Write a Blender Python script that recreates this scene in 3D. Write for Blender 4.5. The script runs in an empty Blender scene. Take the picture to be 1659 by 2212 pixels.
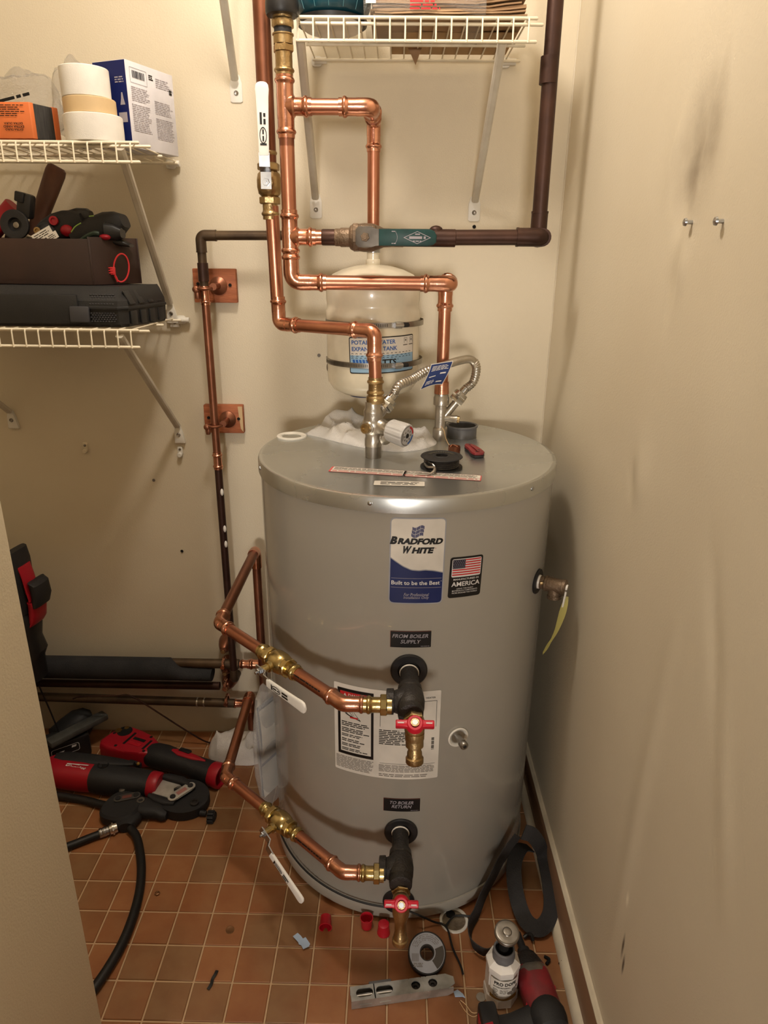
import bpy, bmesh, math, random
from mathutils import Vector, Matrix, noise

random.seed(11)
sc = bpy.context.scene
COL = sc.collection
V = Vector
PI = math.pi

# ------------------------------------------------------------------ camera
cam_d = bpy.data.cameras.new('camera')
cam = bpy.data.objects.new('camera', cam_d)
COL.objects.link(cam)
pitch, yaw, roll = 0.3534, -0.0125, 0.0100
fw = V((math.sin(yaw) * math.cos(pitch), math.cos(yaw) * math.cos(pitch), -math.sin(pitch)))
rt = V((math.cos(yaw), -math.sin(yaw), 0))
up = rt.cross(fw)
rt2 = rt * math.cos(roll) + up * math.sin(roll)
up2 = up * math.cos(roll) - rt * math.sin(roll)
cm = Matrix((rt2, up2, -fw)).transposed().to_4x4()
cm.translation = V((-0.0287, -1.4143, 1.3592))
cam.matrix_world = cm
cam_d.sensor_fit = 'VERTICAL'
cam_d.sensor_height = 36.0
cam_d.lens = 1492.7 / 2212 * 36.0
cam_d.clip_start = 0.05
sc.camera = cam

# ------------------------------------------------------------------ world, lamps, exposure
world = bpy.data.worlds.new('world')
sc.world = world
world.use_nodes = True
bgn = world.node_tree.nodes['Background']
bgn.inputs['Color'].default_value = (1.0, 0.9, 0.78, 1)
bgn.inputs['Strength'].default_value = 0.20


def lamp(name, kind, loc, energy, color, size, target=None, size_y=None):
    d = bpy.data.lights.new(name, kind)
    d.energy = energy
    d.color = color
    if kind == 'AREA':
        d.size = size
        if size_y:
            d.shape = 'RECTANGLE'
            d.size_y = size_y
        else:
            d.shape = 'DISK'
    else:
        d.shadow_soft_size = size
    o = bpy.data.objects.new(name, d)
    COL.objects.link(o)
    o.location = loc
    if target is not None:
        o.rotation_euler = (V(target) - V(loc)).to_track_quat('-Z', 'Y').to_euler()
    return o


WARM = (1.0, 0.905, 0.815)
ROOMC = (1.0, 0.915, 0.82)
lamp('closet_ceiling_lamp', 'POINT', (-0.22, -0.38, 2.24), 26.0, WARM, 0.07)
lamp('room_lamp', 'AREA', (-0.22, -5.2, 1.18), 78.0, ROOMC, 0.55, (-0.05, 0.0, 0.75))

sc.view_settings.view_transform = 'Standard'
sc.view_settings.look = 'None'
sc.view_settings.exposure = 0.0
sc.view_settings.gamma = 1.0
sc.view_settings.use_curve_mapping = False


# ------------------------------------------------------------------ materials
def lin(c):
    r = []
    for x in c:
        x /= 255.0
        r.append(x / 12.92 if x <= 0.04045 else ((x + 0.055) / 1.055) ** 2.4)
    return (*r, 1.0)


def M(name, rgb, rough=0.5, metal=0.0, rgb2=None, scale=12.0, lo=0.35, hi=0.65, bump=0.0, bscale=120.0,
      detail=4.0, coat=0.0, trans=0.0, ior=1.45, alpha=1.0, spec=0.5, stretch=None, rough2=None):
    m = bpy.data.materials.new(name)
    m.use_nodes = True
    nt = m.node_tree
    p = nt.nodes['Principled BSDF']
    p.inputs['Base Color'].default_value = lin(rgb)
    p.inputs['Roughness'].default_value = rough
    p.inputs['Metallic'].default_value = metal
    p.inputs['Coat Weight'].default_value = coat
    p.inputs['Transmission Weight'].default_value = trans
    p.inputs['IOR'].default_value = ior
    p.inputs['Alpha'].default_value = alpha
    p.inputs['Specular IOR Level'].default_value = spec
    co = nt.nodes.new('ShaderNodeTexCoord')
    src = co.outputs['Object']
    if stretch:
        mp = nt.nodes.new('ShaderNodeMapping')
        mp.inputs['Scale'].default_value = stretch
        nt.links.new(src, mp.inputs['Vector'])
        src = mp.outputs['Vector']
    if rgb2 is None and rough2 is None:
        rgb2 = tuple(max(0, x * 0.9) for x in rgb)
    n = nt.nodes.new('ShaderNodeTexNoise')
    n.inputs['Scale'].default_value = scale
    n.inputs['Detail'].default_value = detail
    nt.links.new(src, n.inputs['Vector'])
    mr = nt.nodes.new('ShaderNodeMapRange')
    mr.inputs['From Min'].default_value = lo
    mr.inputs['From Max'].default_value = hi
    nt.links.new(n.outputs['Fac'], mr.inputs['Value'])
    if rgb2 is not None:
        mx = nt.nodes.new('ShaderNodeMix')
        mx.data_type = 'RGBA'
        mx.inputs['A'].default_value = lin(rgb)
        mx.inputs['B'].default_value = lin(rgb2)
        nt.links.new(mr.outputs['Result'], mx.inputs['Factor'])
        nt.links.new(mx.outputs['Result'], p.inputs['Base Color'])
    if rough2 is not None:
        m2 = nt.nodes.new('ShaderNodeMapRange')
        m2.inputs['To Min'].default_value = rough
        m2.inputs['To Max'].default_value = rough2
        nt.links.new(mr.outputs['Result'], m2.inputs['Value'])
        nt.links.new(m2.outputs['Result'], p.inputs['Roughness'])
    if bump:
        nb = nt.nodes.new('ShaderNodeTexNoise')
        nb.inputs['Scale'].default_value = bscale
        nb.inputs['Detail'].default_value = 3.0
        nt.links.new(src, nb.inputs['Vector'])
        bp = nt.nodes.new('ShaderNodeBump')
        bp.inputs['Strength'].default_value = bump
        bp.inputs['Distance'].default_value = 0.004
        nt.links.new(nb.outputs['Fac'], bp.inputs['Height'])
        nt.links.new(bp.outputs['Normal'], p.inputs['Normal'])
    return m


WALL = M('cream_wall_paint', (216, 205, 182), 0.42, rgb2=(210, 198, 174), scale=2.5, bump=0.14, bscale=330, spec=0.35)
CEIL = M('ceiling_paint', (225, 218, 200), 0.8)
COPPER = M('bright_copper', (202, 142, 116), 0.30, 1.0, rgb2=(176, 116, 92), scale=9, bump=0.05, bscale=60, rough2=0.36)
COPPERF = M('copper_fitting', (216, 158, 132), 0.24, 1.0, rgb2=(192, 132, 106), scale=26, bump=0.12, bscale=90)
COPPERD = M('brown_copper', (160, 108, 84), 0.38, 0.9, rgb2=(128, 82, 62), scale=10, bump=0.05)
OLD = M('tarnished_copper', (74, 50, 40), 0.45, 0.55, rgb2=(54, 36, 30), scale=11, bump=0.1, bscale=80)
OLDG = M('tarnished_green_copper', (92, 74, 54), 0.48, 0.5, rgb2=(62, 48, 36), scale=14, bump=0.12, bscale=90)
BRASS = M('brass', (206, 186, 132), 0.24, 1.0, rgb2=(182, 158, 104), scale=30, bump=0.1, bscale=150)
BRASSD = M('dull_brass', (188, 164, 122), 0.36, 1.0, rgb2=(158, 132, 92), scale=24, bump=0.2, bscale=200)
BRONZE = M('cast_bronze', (132, 112, 92), 0.48, 0.6, rgb2=(98, 82, 66), scale=20, bump=0.4, bscale=220)
NICKEL = M('nickel_plate', (196, 190, 180), 0.32, 0.95, rgb2=(172, 166, 156), scale=22, bump=0.12, bscale=200)
CHROME = M('chrome', (214, 212, 208), 0.14, 1.0)
ZINC = M('zinc_plate', (196, 200, 204), 0.26, 1.0, rgb2=(170, 172, 176), scale=40)
STEELD = M('dark_lever_steel', (112, 106, 98), 0.45, 0.7, rgb2=(84, 78, 72), scale=24)
STEEL = M('worn_steel', (170, 166, 160), 0.36, 0.95, rgb2=(128, 122, 114), scale=22)
GALV = M('galvanised_sheet', (200, 202, 200), 0.24, 0.88, rgb2=(190, 192, 190), scale=5, rough2=0.31, detail=6)
TANK = M('grey_enamel', (160, 155, 145), 0.26, 0.0, rgb2=(155, 150, 140), scale=3, coat=0.35)
CREAMP = M('cream_enamel', (236, 226, 202), 0.25, 0.0, coat=0.4)
IRON = M('black_iron', (62, 58, 55), 0.46, 0.45, rgb2=(44, 41, 39), scale=30, bump=0.35, bscale=260)
BLACKP = M('black_plastic', (24, 23, 24), 0.42, 0.0, rgb2=(32, 31, 31), scale=40)
BLACKM = M('black_plastic_matt', (34, 33, 34), 0.62, 0.0, bump=0.15, bscale=400)
RUBBER = M('black_rubber', (22, 21, 21), 0.5, bump=0.1, bscale=300)
FOAM = M('pipe_foam', (46, 46, 48), 0.9, rgb2=(36, 36, 38), bump=0.3, bscale=300)
RED = M('red_plastic', (158, 22, 38), 0.42, rgb2=(160, 20, 34), scale=20)
REDW = M('worn_red_plastic', (140, 34, 42), 0.5, rgb2=(112, 40, 42), scale=26, bump=0.1)
REDCAP = M('red_cap_plastic', (206, 30, 48), 0.35, trans=0.25)
REDH = M('red_handle', (206, 28, 52), 0.35)
PINK = M('red_tie_plastic', (232, 60, 66), 0.35)
WHITEP = M('white_plastic', (238, 234, 228), 0.4)
WHITEG = M('white_grip', (240, 237, 230), 0.45)
WIREW = M('vinyl_coated_wire', (240, 230, 206), 0.35)
STRUTM = M('strut_white_paint', (206, 200, 186), 0.4, rgb2=(188, 180, 164), scale=15)
CLIPW = M('clip_white_plastic', (232, 228, 218), 0.4)
TEAL = M('teal_grip', (12, 62, 60), 0.42, rgb2=(9, 50, 49), scale=40)
NAVY = M('navy_print', (24, 38, 92), 0.35)
NAVYTAG = M('navy_tag', (30, 52, 108), 0.4)
PAPERW = M('label_white', (226, 220, 210), 0.35)
LABELS_ = M('label_silver_edge', (160, 162, 170), 0.35)
INK = M('black_ink', (18, 17, 18), 0.4)
INKW = M('white_ink', (225, 222, 220), 0.45)
INKG = M('grey_ink', (120, 112, 104), 0.5)
INKL = M('pale_grey_ink', (168, 162, 170), 0.5)
INKR = M('red_ink', (200, 40, 44), 0.4)
INKB = M('blue_ink', (40, 96, 176), 0.4)
INKLB = M('light_blue_ink', (150, 186, 214), 0.4)
WOODB = M('red_brown_painted_wood', (176, 104, 66), 0.6, rgb2=(150, 84, 52), scale=18, bump=0.25, bscale=60, stretch=(1, 1, 6))
WOODL = M('bare_wood', (214, 184, 140), 0.7)
HANDLEW = M('dark_wood_handle', (96, 62, 46), 0.5, rgb2=(78, 48, 36), scale=30, stretch=(1, 1, 0.2))
BASEB = M('brown_baseboard', (146, 112, 86), 0.42, rgb2=(134, 102, 78), scale=5)
TRIMC = M('cream_trim', (216, 204, 180), 0.45)
TERRY = M('white_terry_cloth', (250, 247, 243), 0.95, bump=0.9, bscale=700)
TERRYG = M('greyed_terry_cloth', (240, 234, 228), 0.95, rgb2=(222, 214, 206), scale=14, bump=0.9, bscale=700)
BOXW = M('white_carton', (226, 224, 230), 0.5)
BOXB = M('blue_carton', (12, 28, 92), 0.4)
TAPEW = M('white_tape', (240, 236, 228), 0.6, bump=0.1, bscale=500)
TAPET = M('tan_tape', (222, 192, 146), 0.5)
CARD = M('cardboard', (178, 146, 104), 0.8)
ORANGE = M('orange_carton', (226, 122, 66), 0.5)
PEACH = M('peach_carton', (226, 140, 104), 0.6)
SPONGE = M('grey_abrasive', (72, 70, 66), 0.9, rgb2=(54, 52, 50), scale=60, stretch=(8, 8, 0.6), bump=0.5, bscale=500)
FORGED = M('bright_forged_steel', (196, 192, 184), 0.4, 0.35, rgb2=(170, 164, 154), scale=30)
KRAFT = M('kraft_paper', (172, 142, 108), 0.8, rgb2=(150, 120, 90), scale=14)
BOXBR = M('dark_brown_metal', (70, 50, 44), 0.5, rgb2=(54, 40, 36), scale=6, detail=6, bump=0.08)
TEALB = M('teal_plastic', (22, 74, 88), 0.28, rgb2=(16, 60, 74), scale=10, coat=0.3)
CASE = M('black_case_plastic', (38, 38, 39), 0.5, bump=0.15, bscale=500)
CASEG = M('dark_grey_latch', (62, 62, 66), 0.5)
GREEN = M('lime_trim', (150, 190, 90), 0.5)
DKGREEN = M('dark_green_grip', (44, 58, 46), 0.6)
PVC = M('grey_pvc', (104, 104, 106), 0.4)
KNOBG = M('pale_grey_knob', (196, 194, 192), 0.4)
YELLOW = M('yellow_tag', (176, 166, 96), 0.5)
STRAPM = M('black_webbing', (44, 42, 42), 0.7, bump=0.5, bscale=500)
BLUEP = M('pale_blue_paper', (176, 196, 222), 0.6)
ALU = M('cast_aluminium', (204, 204, 200), 0.36, 0.7, rgb2=(164, 164, 160), scale=30, bump=0.06)
AMBER = M('amber_liquid_print', (150, 110, 40), 0.4)
DARKH = M('dark_hole', (14, 12, 10), 0.9)
COIN = M('dull_coin', (132, 94, 62), 0.4, 0.6)
CEMENT = M('drain_cement', (132, 118, 98), 0.85, rgb2=(90, 78, 64), scale=40, bump=0.4)
STRANDM = M('cotton_strand', (222, 186, 140), 0.8)
GROUT = M('floor_grout', (196, 156, 112), 0.8)


def glassy(name, tint, rough, amount, bump):
    m = bpy.data.materials.new(name)
    m.use_nodes = True
    nt = m.node_tree
    out = nt.nodes['Material Output']
    nt.nodes.remove(nt.nodes['Principled BSDF'])
    tr = nt.nodes.new('ShaderNodeBsdfTransparent')
    tr.inputs['Color'].default_value = tint
    gl = nt.nodes.new('ShaderNodeBsdfPrincipled')
    gl.inputs['Base Color'].default_value = (0.8, 0.78, 0.74, 1)
    gl.inputs['Roughness'].default_value = rough
    n = nt.nodes.new('ShaderNodeTexNoise')
    n.inputs['Scale'].default_value = 55
    b = nt.nodes.new('ShaderNodeBump')
    b.inputs['Strength'].default_value = bump
    b.inputs['Distance'].default_value = 0.01
    nt.links.new(n.outputs['Fac'], b.inputs['Height'])
    nt.links.new(b.outputs['Normal'], gl.inputs['Normal'])
    mx = nt.nodes.new('ShaderNodeMixShader')
    mx.inputs['Fac'].default_value = amount
    nt.links.new(tr.outputs[0], mx.inputs[1])
    nt.links.new(gl.outputs[0], mx.inputs[2])
    nt.links.new(mx.outputs[0], out.inputs['Surface'])
    return m


CLEAR = glassy('clear_film', (0.96, 0.95, 0.93, 1), 0.07, 0.24, 1.0)
POUCHM = glassy('clear_pouch_film', (0.93, 0.93, 0.94, 1), 0.15, 0.30, 0.5)


# ------------------------------------------------------------------ mesh helpers
def arcpath(pts, fr, n=7):
    pts = [V(p) for p in pts]
    if not fr:
        return pts
    out = [pts[0]]
    for i in range(1, len(pts) - 1):
        p = pts[i]
        a = pts[i - 1] - p
        c = pts[i + 1] - p
        la, lc = a.length, c.length
        a.normalize(); c.normalize()
        ang = a.angle(c)
        if ang > PI - 0.02:
            out.append(p)
            continue
        cut = min(fr / math.tan(ang / 2), 0.49 * la, 0.49 * lc)
        r = cut * math.tan(ang / 2)
        cen = p + (a + c).normalized() * (r / math.sin(ang / 2))
        s = p + a * cut - cen
        e = p + c * cut - cen
        for k in range(n + 1):
            t = k / n
            w = s.lerp(e, t)
            th = s.angle(e)
            w = (s * math.sin((1 - t) * th) + e * math.sin(t * th)) / math.sin(th)
            out.append(cen + w)
    out.append(pts[-1])
    return out


def spline(pts, n=8):
    """smooth Catmull-Rom points through pts"""
    p = [V(q) for q in pts]
    p = [p[0] * 2 - p[1]] + p + [p[-1] * 2 - p[-2]]
    out = []
    for i in range(1, len(p) - 2):
        a, b, c, d = p[i - 1], p[i], p[i + 1], p[i + 2]
        for k in range(n):
            t = k / n
            out.append(0.5 * ((2 * b) + (c - a) * t + (2 * a - 5 * b + 4 * c - d) * t * t + (3 * b - a - 3 * c + d) * t ** 3))
    out.append(p[-2])
    return out


class B:
    def __init__(s, mx=None):
        s.bm = bmesh.new()
        s.mx = mx

    def face(s, vs):
        try:
            return s.bm.faces.new(vs)
        except ValueError:
            return None

    def sweep(s, pts, rings_fn, cap=True, up0=None):
        """rings_fn(i, n, bvec) -> list of offsets"""
        pts = [V(p) for p in pts]
        N = len(pts)
        prev = None
        rings = []
        for i in range(N):
            t = (pts[min(i + 1, N - 1)] - pts[max(i - 1, 0)]).normalized()
            if prev is None:
                ref = V(up0) if up0 else (V((0, 0, 1)) if abs(t.z) < 0.9 else V((0, 1, 0)))
                n = (ref - t * ref.dot(t)).normalized()
            else:
                n = (prev - t * prev.dot(t)).normalized()
            prev = n
            bv = t.cross(n)
            rings.append([s.bm.verts.new(pts[i] + o) for o in rings_fn(i, n, bv)])
        k = len(rings[0])
        for i in range(N - 1):
            for j in range(k):
                s.face((rings[i][j], rings[i][(j + 1) % k], rings[i + 1][(j + 1) % k], rings[i + 1][j]))
        if cap:
            s.face(list(reversed(rings[0])))
            s.face(rings[-1])
        return s

    def tube(s, pts, r, seg=14, fillet=0.0, cap=True, n=7):
        pts = arcpath(pts, fillet, n)
        rr = r if isinstance(r, (list, tuple)) else [r] * len(pts)
        return s.sweep(pts, lambda i, n_, b: [(n_ * math.cos(2 * PI * j / seg) + b * math.sin(2 * PI * j / seg)) * rr[i] for j in range(seg)], cap)

    def ribbon(s, pts, w, t, up0=None):
        """flat strip: w along n, t along b"""
        return s.sweep(pts, lambda i, n, b: [n * w / 2 + b * t / 2, -n * w / 2 + b * t / 2, -n * w / 2 - b * t / 2, n * w / 2 - b * t / 2], True, up0)

    def lathe(s, A, d, prof, seg=24, cap=True, phase=0.0):
        A = V(A); d = V(d).normalized()
        ref = V((0, 0, 1)) if abs(d.z) < 0.9 else V((0, 1, 0))
        n = (ref - d * ref.dot(d)).normalized()
        b = d.cross(n)
        rings = []
        for t, r in prof:
            rings.append([s.bm.verts.new(A + d * t + (n * math.cos(2 * PI * j / seg + phase) + b * math.sin(2 * PI * j / seg + phase)) * max(r, 1e-5)) for j in range(seg)])
        for i in range(len(rings) - 1):
            for j in range(seg):
                s.face((rings[i][j], rings[i][(j + 1) % seg], rings[i + 1][(j + 1) % seg], rings[i + 1][j]))
        if cap:
            s.face(list(reversed(rings[0])))
            s.face(rings[-1])
        return s

    def hexn(s, A, d, L, r, seg=6):
        return s.lathe(A, d, [(0, r * 0.93), (L * 0.12, r), (L * 0.88, r), (L, r * 0.93)], seg, phase=0.3)

    def box(s, c, size, rot=None, bev=0.0, seg=2):
        m = Matrix.Translation(V(c)) @ (rot.to_4x4() if rot else Matrix.Identity(4)) @ Matrix.Diagonal((*size, 1))
        g = bmesh.ops.create_cube(s.bm, size=1.0, matrix=m)
        if bev:
            es = list({e for v in g['verts'] for e in v.link_edges})
            bmesh.ops.bevel(s.bm, geom=es, offset=bev, segments=seg, affect='EDGES', profile=0.5)
        return s

    def prism(s, poly, o, ax, ay, depth, bev=0.0, seg=2):
        o = V(o); ax = V(ax).normalized(); ay = V(ay).normalized(); az = ax.cross(ay)
        a = [s.bm.verts.new(o + ax * x + ay * y) for x, y in poly]
        b = [s.bm.verts.new(o + ax * x + ay * y + az * depth) for x, y in poly]
        n = len(poly)
        fs = [s.face(list(reversed(a))), s.face(b)]
        for i in range(n):
            s.face((a[i], a[(i + 1) % n], b[(i + 1) % n], b[i]))
        if bev:
            es = list({e for f in fs if f for e in f.edges})
            bmesh.ops.bevel(s.bm, geom=es, offset=bev, segments=seg, affect='EDGES', profile=0.5)
        return s

    def sphere(s, c, r, u=20, v=12, rot=None):
        rr = r if isinstance(r, (list, tuple)) else (r, r, r)
        m = Matrix.Translation(V(c)) @ (rot.to_4x4() if rot else Matrix.Identity(4)) @ Matrix.Diagonal((*rr, 1))
        bmesh.ops.create_uvsphere(s.bm, u_segments=u, v_segments=v, radius=1.0, matrix=m)
        return s

    def loft(s, secs, seg=20, p=2.6):
        """secs: (centre, half-extent vector u, half-extent vector v)"""
        rings = []
        for c, u, v in secs:
            c = V(c); u = V(u); v = V(v)
            ring = []
            for j in range(seg):
                a = 2 * PI * j / seg
                ca, sa = math.cos(a), math.sin(a)
                ring.append(s.bm.verts.new(c + u * math.copysign(abs(ca) ** (2 / p), ca) + v * math.copysign(abs(sa) ** (2 / p), sa)))
            rings.append(ring)
        for i in range(len(rings) - 1):
            for j in range(seg):
                s.face((rings[i][j], rings[i][(j + 1) % seg], rings[i + 1][(j + 1) % seg], rings[i + 1][j]))
        s.face(list(reversed(rings[0])))
        s.face(rings[-1])
        return s

    def build(s, name, m, parent=None, sharp=38, smooth=True):
        if s.mx is not None:
            bmesh.ops.transform(s.bm, matrix=s.mx, verts=s.bm.verts)
        bmesh.ops.recalc_face_normals(s.bm, faces=s.bm.faces)
        if parent is not None:
            off = WLOC[parent.name]
        else:
            vs = s.bm.verts
            xs = [v.co.x for v in vs]; ys = [v.co.y for v in vs]; zs = [v.co.z for v in vs]
            off = V(((min(xs) + max(xs)) / 2, (min(ys) + max(ys)) / 2, min(zs)))
        bmesh.ops.translate(s.bm, vec=-off, verts=s.bm.verts)
        me = bpy.data.meshes.new(name)
        s.bm.to_mesh(me)
        s.bm.free()
        me.materials.append(m)
        if smooth:
            me.polygons.foreach_set('use_smooth', [True] * len(me.polygons))
            me.set_sharp_from_angle(angle=math.radians(sharp))
        o = bpy.data.objects.new(name, me)
        COL.objects.link(o)
        if parent is not None:
            o.parent = parent
            WLOC[o.name] = off
        else:
            o.location = off
            WLOC[o.name] = off.copy()
        return o


WLOC = {}


def tag(o, label, cat, group=None, kind=None):
    o['label'] = label
    o['category'] = cat
    if group:
        o['group'] = group
    if kind:
        o['kind'] = kind
    return o


def thing(name, label, cat, loc, group=None):
    o = bpy.data.objects.new(name, None)
    o.empty_display_size = 0.02
    COL.objects.link(o)
    o.location = loc
    WLOC[o.name] = V(loc)
    return tag(o, label, cat, group)


def struct(o):
    o['kind'] = 'structure'
    return o


def frame(o, x, z=(0, 0, 1)):
    """matrix with local x along x, local z near z"""
    x = V(x).normalized(); z = V(z)
    y = z.cross(x).normalized(); z = x.cross(y)
    m = Matrix((x, y, z)).transposed().to_4x4()
    m.translation = V(o)
    return m


def rrect(w, h, r, n=4):
    pts = []
    for cx, cy, a0 in ((w / 2 - r, h / 2 - r, 0), (-w / 2 + r, h / 2 - r, 90), (-w / 2 + r, -h / 2 + r, 180), (w / 2 - r, -h / 2 + r, 270)):
        for k in range(n + 1):
            a = math.radians(a0 + 90 * k / n)
            pts.append((cx + r * math.cos(a), cy + r * math.sin(a)))
    return pts


# ---- flat print laid on a surface: mapf(u, v, lift) -> world point
def cylmap(R, cx=0.0, cy=0.0, tilt=0.0, u0=0.0, v0=0.0):
    ct, st = math.cos(tilt), math.sin(tilt)

    def f(u, v, lift=0.0):
        du, dv = u - u0, v - v0
        u, v = u0 + du * ct - dv * st, v0 + du * st + dv * ct
        a = u / R
        return V((cx + (R + lift) * math.sin(a), cy - (R + lift) * math.cos(a), v))
    return f


def planemap(o, ax, ay):
    o = V(o); ax = V(ax).normalized(); ay = V(ay).normalized(); n = ax.cross(ay)
    return lambda u, v, lift=0.0: o + ax * u + ay * v + n * lift


def strip(b, u0, u1, lo, hi, mapf, lift, n=12):
    """patch between curves lo(u) and hi(u)"""
    lf = lo if callable(lo) else (lambda u: lo)
    hf = hi if callable(hi) else (lambda u: hi)
    prev = None
    for i in range(n + 1):
        u = u0 + (u1 - u0) * i / n
        a = b.bm.verts.new(mapf(u, lf(u), lift)); c = b.bm.verts.new(mapf(u, hf(u), lift))
        if prev:
            b.face((prev[0], a, c, prev[1]))
        prev = (a, c)


def rounded(b, u0, u1, v0, v1, r, mapf, lift, n=24, lo=None, hi=None):
    def edge(u):
        d = min(u - u0, u1 - u)
        if d >= r:
            return 0.0
        return r - math.sqrt(max(0.0, r * r - (r - max(d, 0)) ** 2))
    us = sorted({u0 + (u1 - u0) * i / n for i in range(n + 1)} | {u0 + r * k for k in (.05, .15, .3, .55)} | {u1 - r * k for k in (.05, .15, .3, .55)})
    prev = None
    for u in us:
        l = v0 + edge(u) if lo is None else max(v0 + edge(u), lo(u))
        h = v1 - edge(u) if hi is None else min(v1 - edge(u), hi(u))
        a = b.bm.verts.new(mapf(u, l, lift)); c = b.bm.verts.new(mapf(u, h, lift))
        if prev:
            b.face((prev[0], a, c, prev[1]))
        prev = (a, c)


def words(b, lines, mapf, lift, shear=0.0, bold=0.0):
    """lines: (text, centre u, centre v, width, height) as flat letters"""
    for s, u, v, w, h in lines:
        cu = bpy.data.curves.new('tmp', 'FONT')
        cu.body = s
        cu.resolution_u = 3
        cu.offset = bold
        ob = bpy.data.objects.new('tmp', cu)
        COL.objects.link(ob)
        dg = bpy.context.evaluated_depsgraph_get()
        me = ob.evaluated_get(dg).to_mesh()
        co = [q.co.copy() for q in me.vertices]
        pol = [tuple(q.vertices) for q in me.polygons]
        ob.evaluated_get(dg).to_mesh_clear()
        bpy.data.objects.remove(ob)
        bpy.data.curves.remove(cu)
        if not co:
            continue
        x0 = min(q.x for q in co); x1 = max(q.x for q in co)
        y0 = min(q.y for q in co); y1 = max(q.y for q in co)
        vs = []
        for q in co:
            fx = (q.x - x0) / (x1 - x0) - 0.5
            fy = (q.y - y0) / (y1 - y0) - 0.5
            vs.append(b.bm.verts.new(mapf(u + fx * w + shear * fy * h, v + fy * h, lift)))
        for q in pol:
            b.face([vs[i] for i in q])


def fineprint(b, u0, u1, v0, v1, rows, mapf, lift, fill=0.55, ragged=0.25, rnd=None):
    """rows of tiny word-length dashes: print too small to read"""
    rnd = rnd or random
    rh = (v1 - v0) / rows
    for r in range(rows):
        v = v1 - (r + 0.5) * rh
        end = u1 - (u1 - u0) * rnd.random() * ragged
        u = u0
        while u < end:
            w = min(rh * rnd.uniform(1.2, 4.5), end - u)
            strip(b, u, u + w, v - rh * fill / 2, v + rh * fill / 2, mapf, lift, 1)
            u += w + rh * 0.5


# ---- plumbing helpers
def fit_end(b, A, d, L, r):
    """press sleeve from A outward along d, bead close to the open end"""
    b.lathe(A, d, [(0, r * 1.10), (L * .42, r * 1.10), (L * .52, r * 1.13), (L * .58, r * 1.27), (L * .66, r * 1.33), (L * .74, r * 1.27), (L * .80, r * 1.13), (L, r * 1.12), (L, r * 0.98)], 18)


def pipe(A, Bp, r, m, parent, name='pipe', seg=18):
    return B().tube([A, Bp], r, seg).build(name, m, parent)


def elbow(P, d1, d2, r, parent, m=None, cr=None, L=None, bead=True, name='elbow'):
    P = V(P); d1 = V(d1).normalized(); d2 = V(d2).normalized()
    cr = cr or r * 1.7
    L = L or r * 2.3
    ang = d1.angle(d2)
    cut = cr / math.tan(ang / 2)
    b = B()
    a = P + d1 * (cut + r * .3); c = P + d2 * (cut + r * .3)
    b.tube([a, P, c], r * 1.13, 18, cr)
    if bead:
        fit_end(b, a, d1, L, r)
        fit_end(b, c, d2, L, r)
    else:
        for q, d in ((a, d1), (c, d2)):
            b.lathe(q, d, [(0, r * 1.13), (L * .5, r * 1.13), (L * .5, r * 1.17), (L * .62, r * 1.17), (L * .62, r * .98)], 18)
    return b.build(name, m or COPPERF, parent)


def tee(P, dr, db, r, half, blen, parent, m=None, name='tee'):
    P = V(P); dr = V(dr).normalized(); db = V(db).normalized()
    b = B()
    L = r * 2.3
    b.tube([P - dr * (half - L), P + dr * (half - L)], r * 1.13, 18)
    fit_end(b, P - dr * (half - L), -dr, L, r)
    fit_end(b, P + dr * (half - L), dr, L, r)
    b.lathe(P, db, [(0, r * 1.1), (r * 1.0, r * 1.45), (r * 1.25, r * 1.2), (blen - L, r * 1.12)], 18)
    fit_end(b, P + db * (blen - L), db, L, r)
    return b.build(name, m or COPPERF, parent)


def coupling(P, d, r, L, parent, m=None, name='coupling'):
    P = V(P); d = V(d).normalized()
    b = B()
    fit_end(b, P, d, L / 2, r)
    fit_end(b, P, -d, L / 2, r)
    return b.build(name, m or COPPERF, parent)


def grip(b, A, d, wdir, L, w0, w1, t):
    """valve lever sleeve: flat, rounded end, a little wider at the tip"""
    A = V(A); d = V(d).normalized(); wdir = V(wdir).normalized(); n = d.cross(wdir)
    secs = []
    for f, k in ((0, .92), (.06, 1), (.5, 1), (.8, 1.05), (.9, 1.12), (.96, 1.0), (.99, .7), (1.0, .3)):
        w = (w0 + (w1 - w0) * f) * k
        secs.append((A + d * L * f, wdir * w / 2, n * t / 2 * (1 if f < .97 else .7)))
    b.loft(secs, 16, 4.0)


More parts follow.
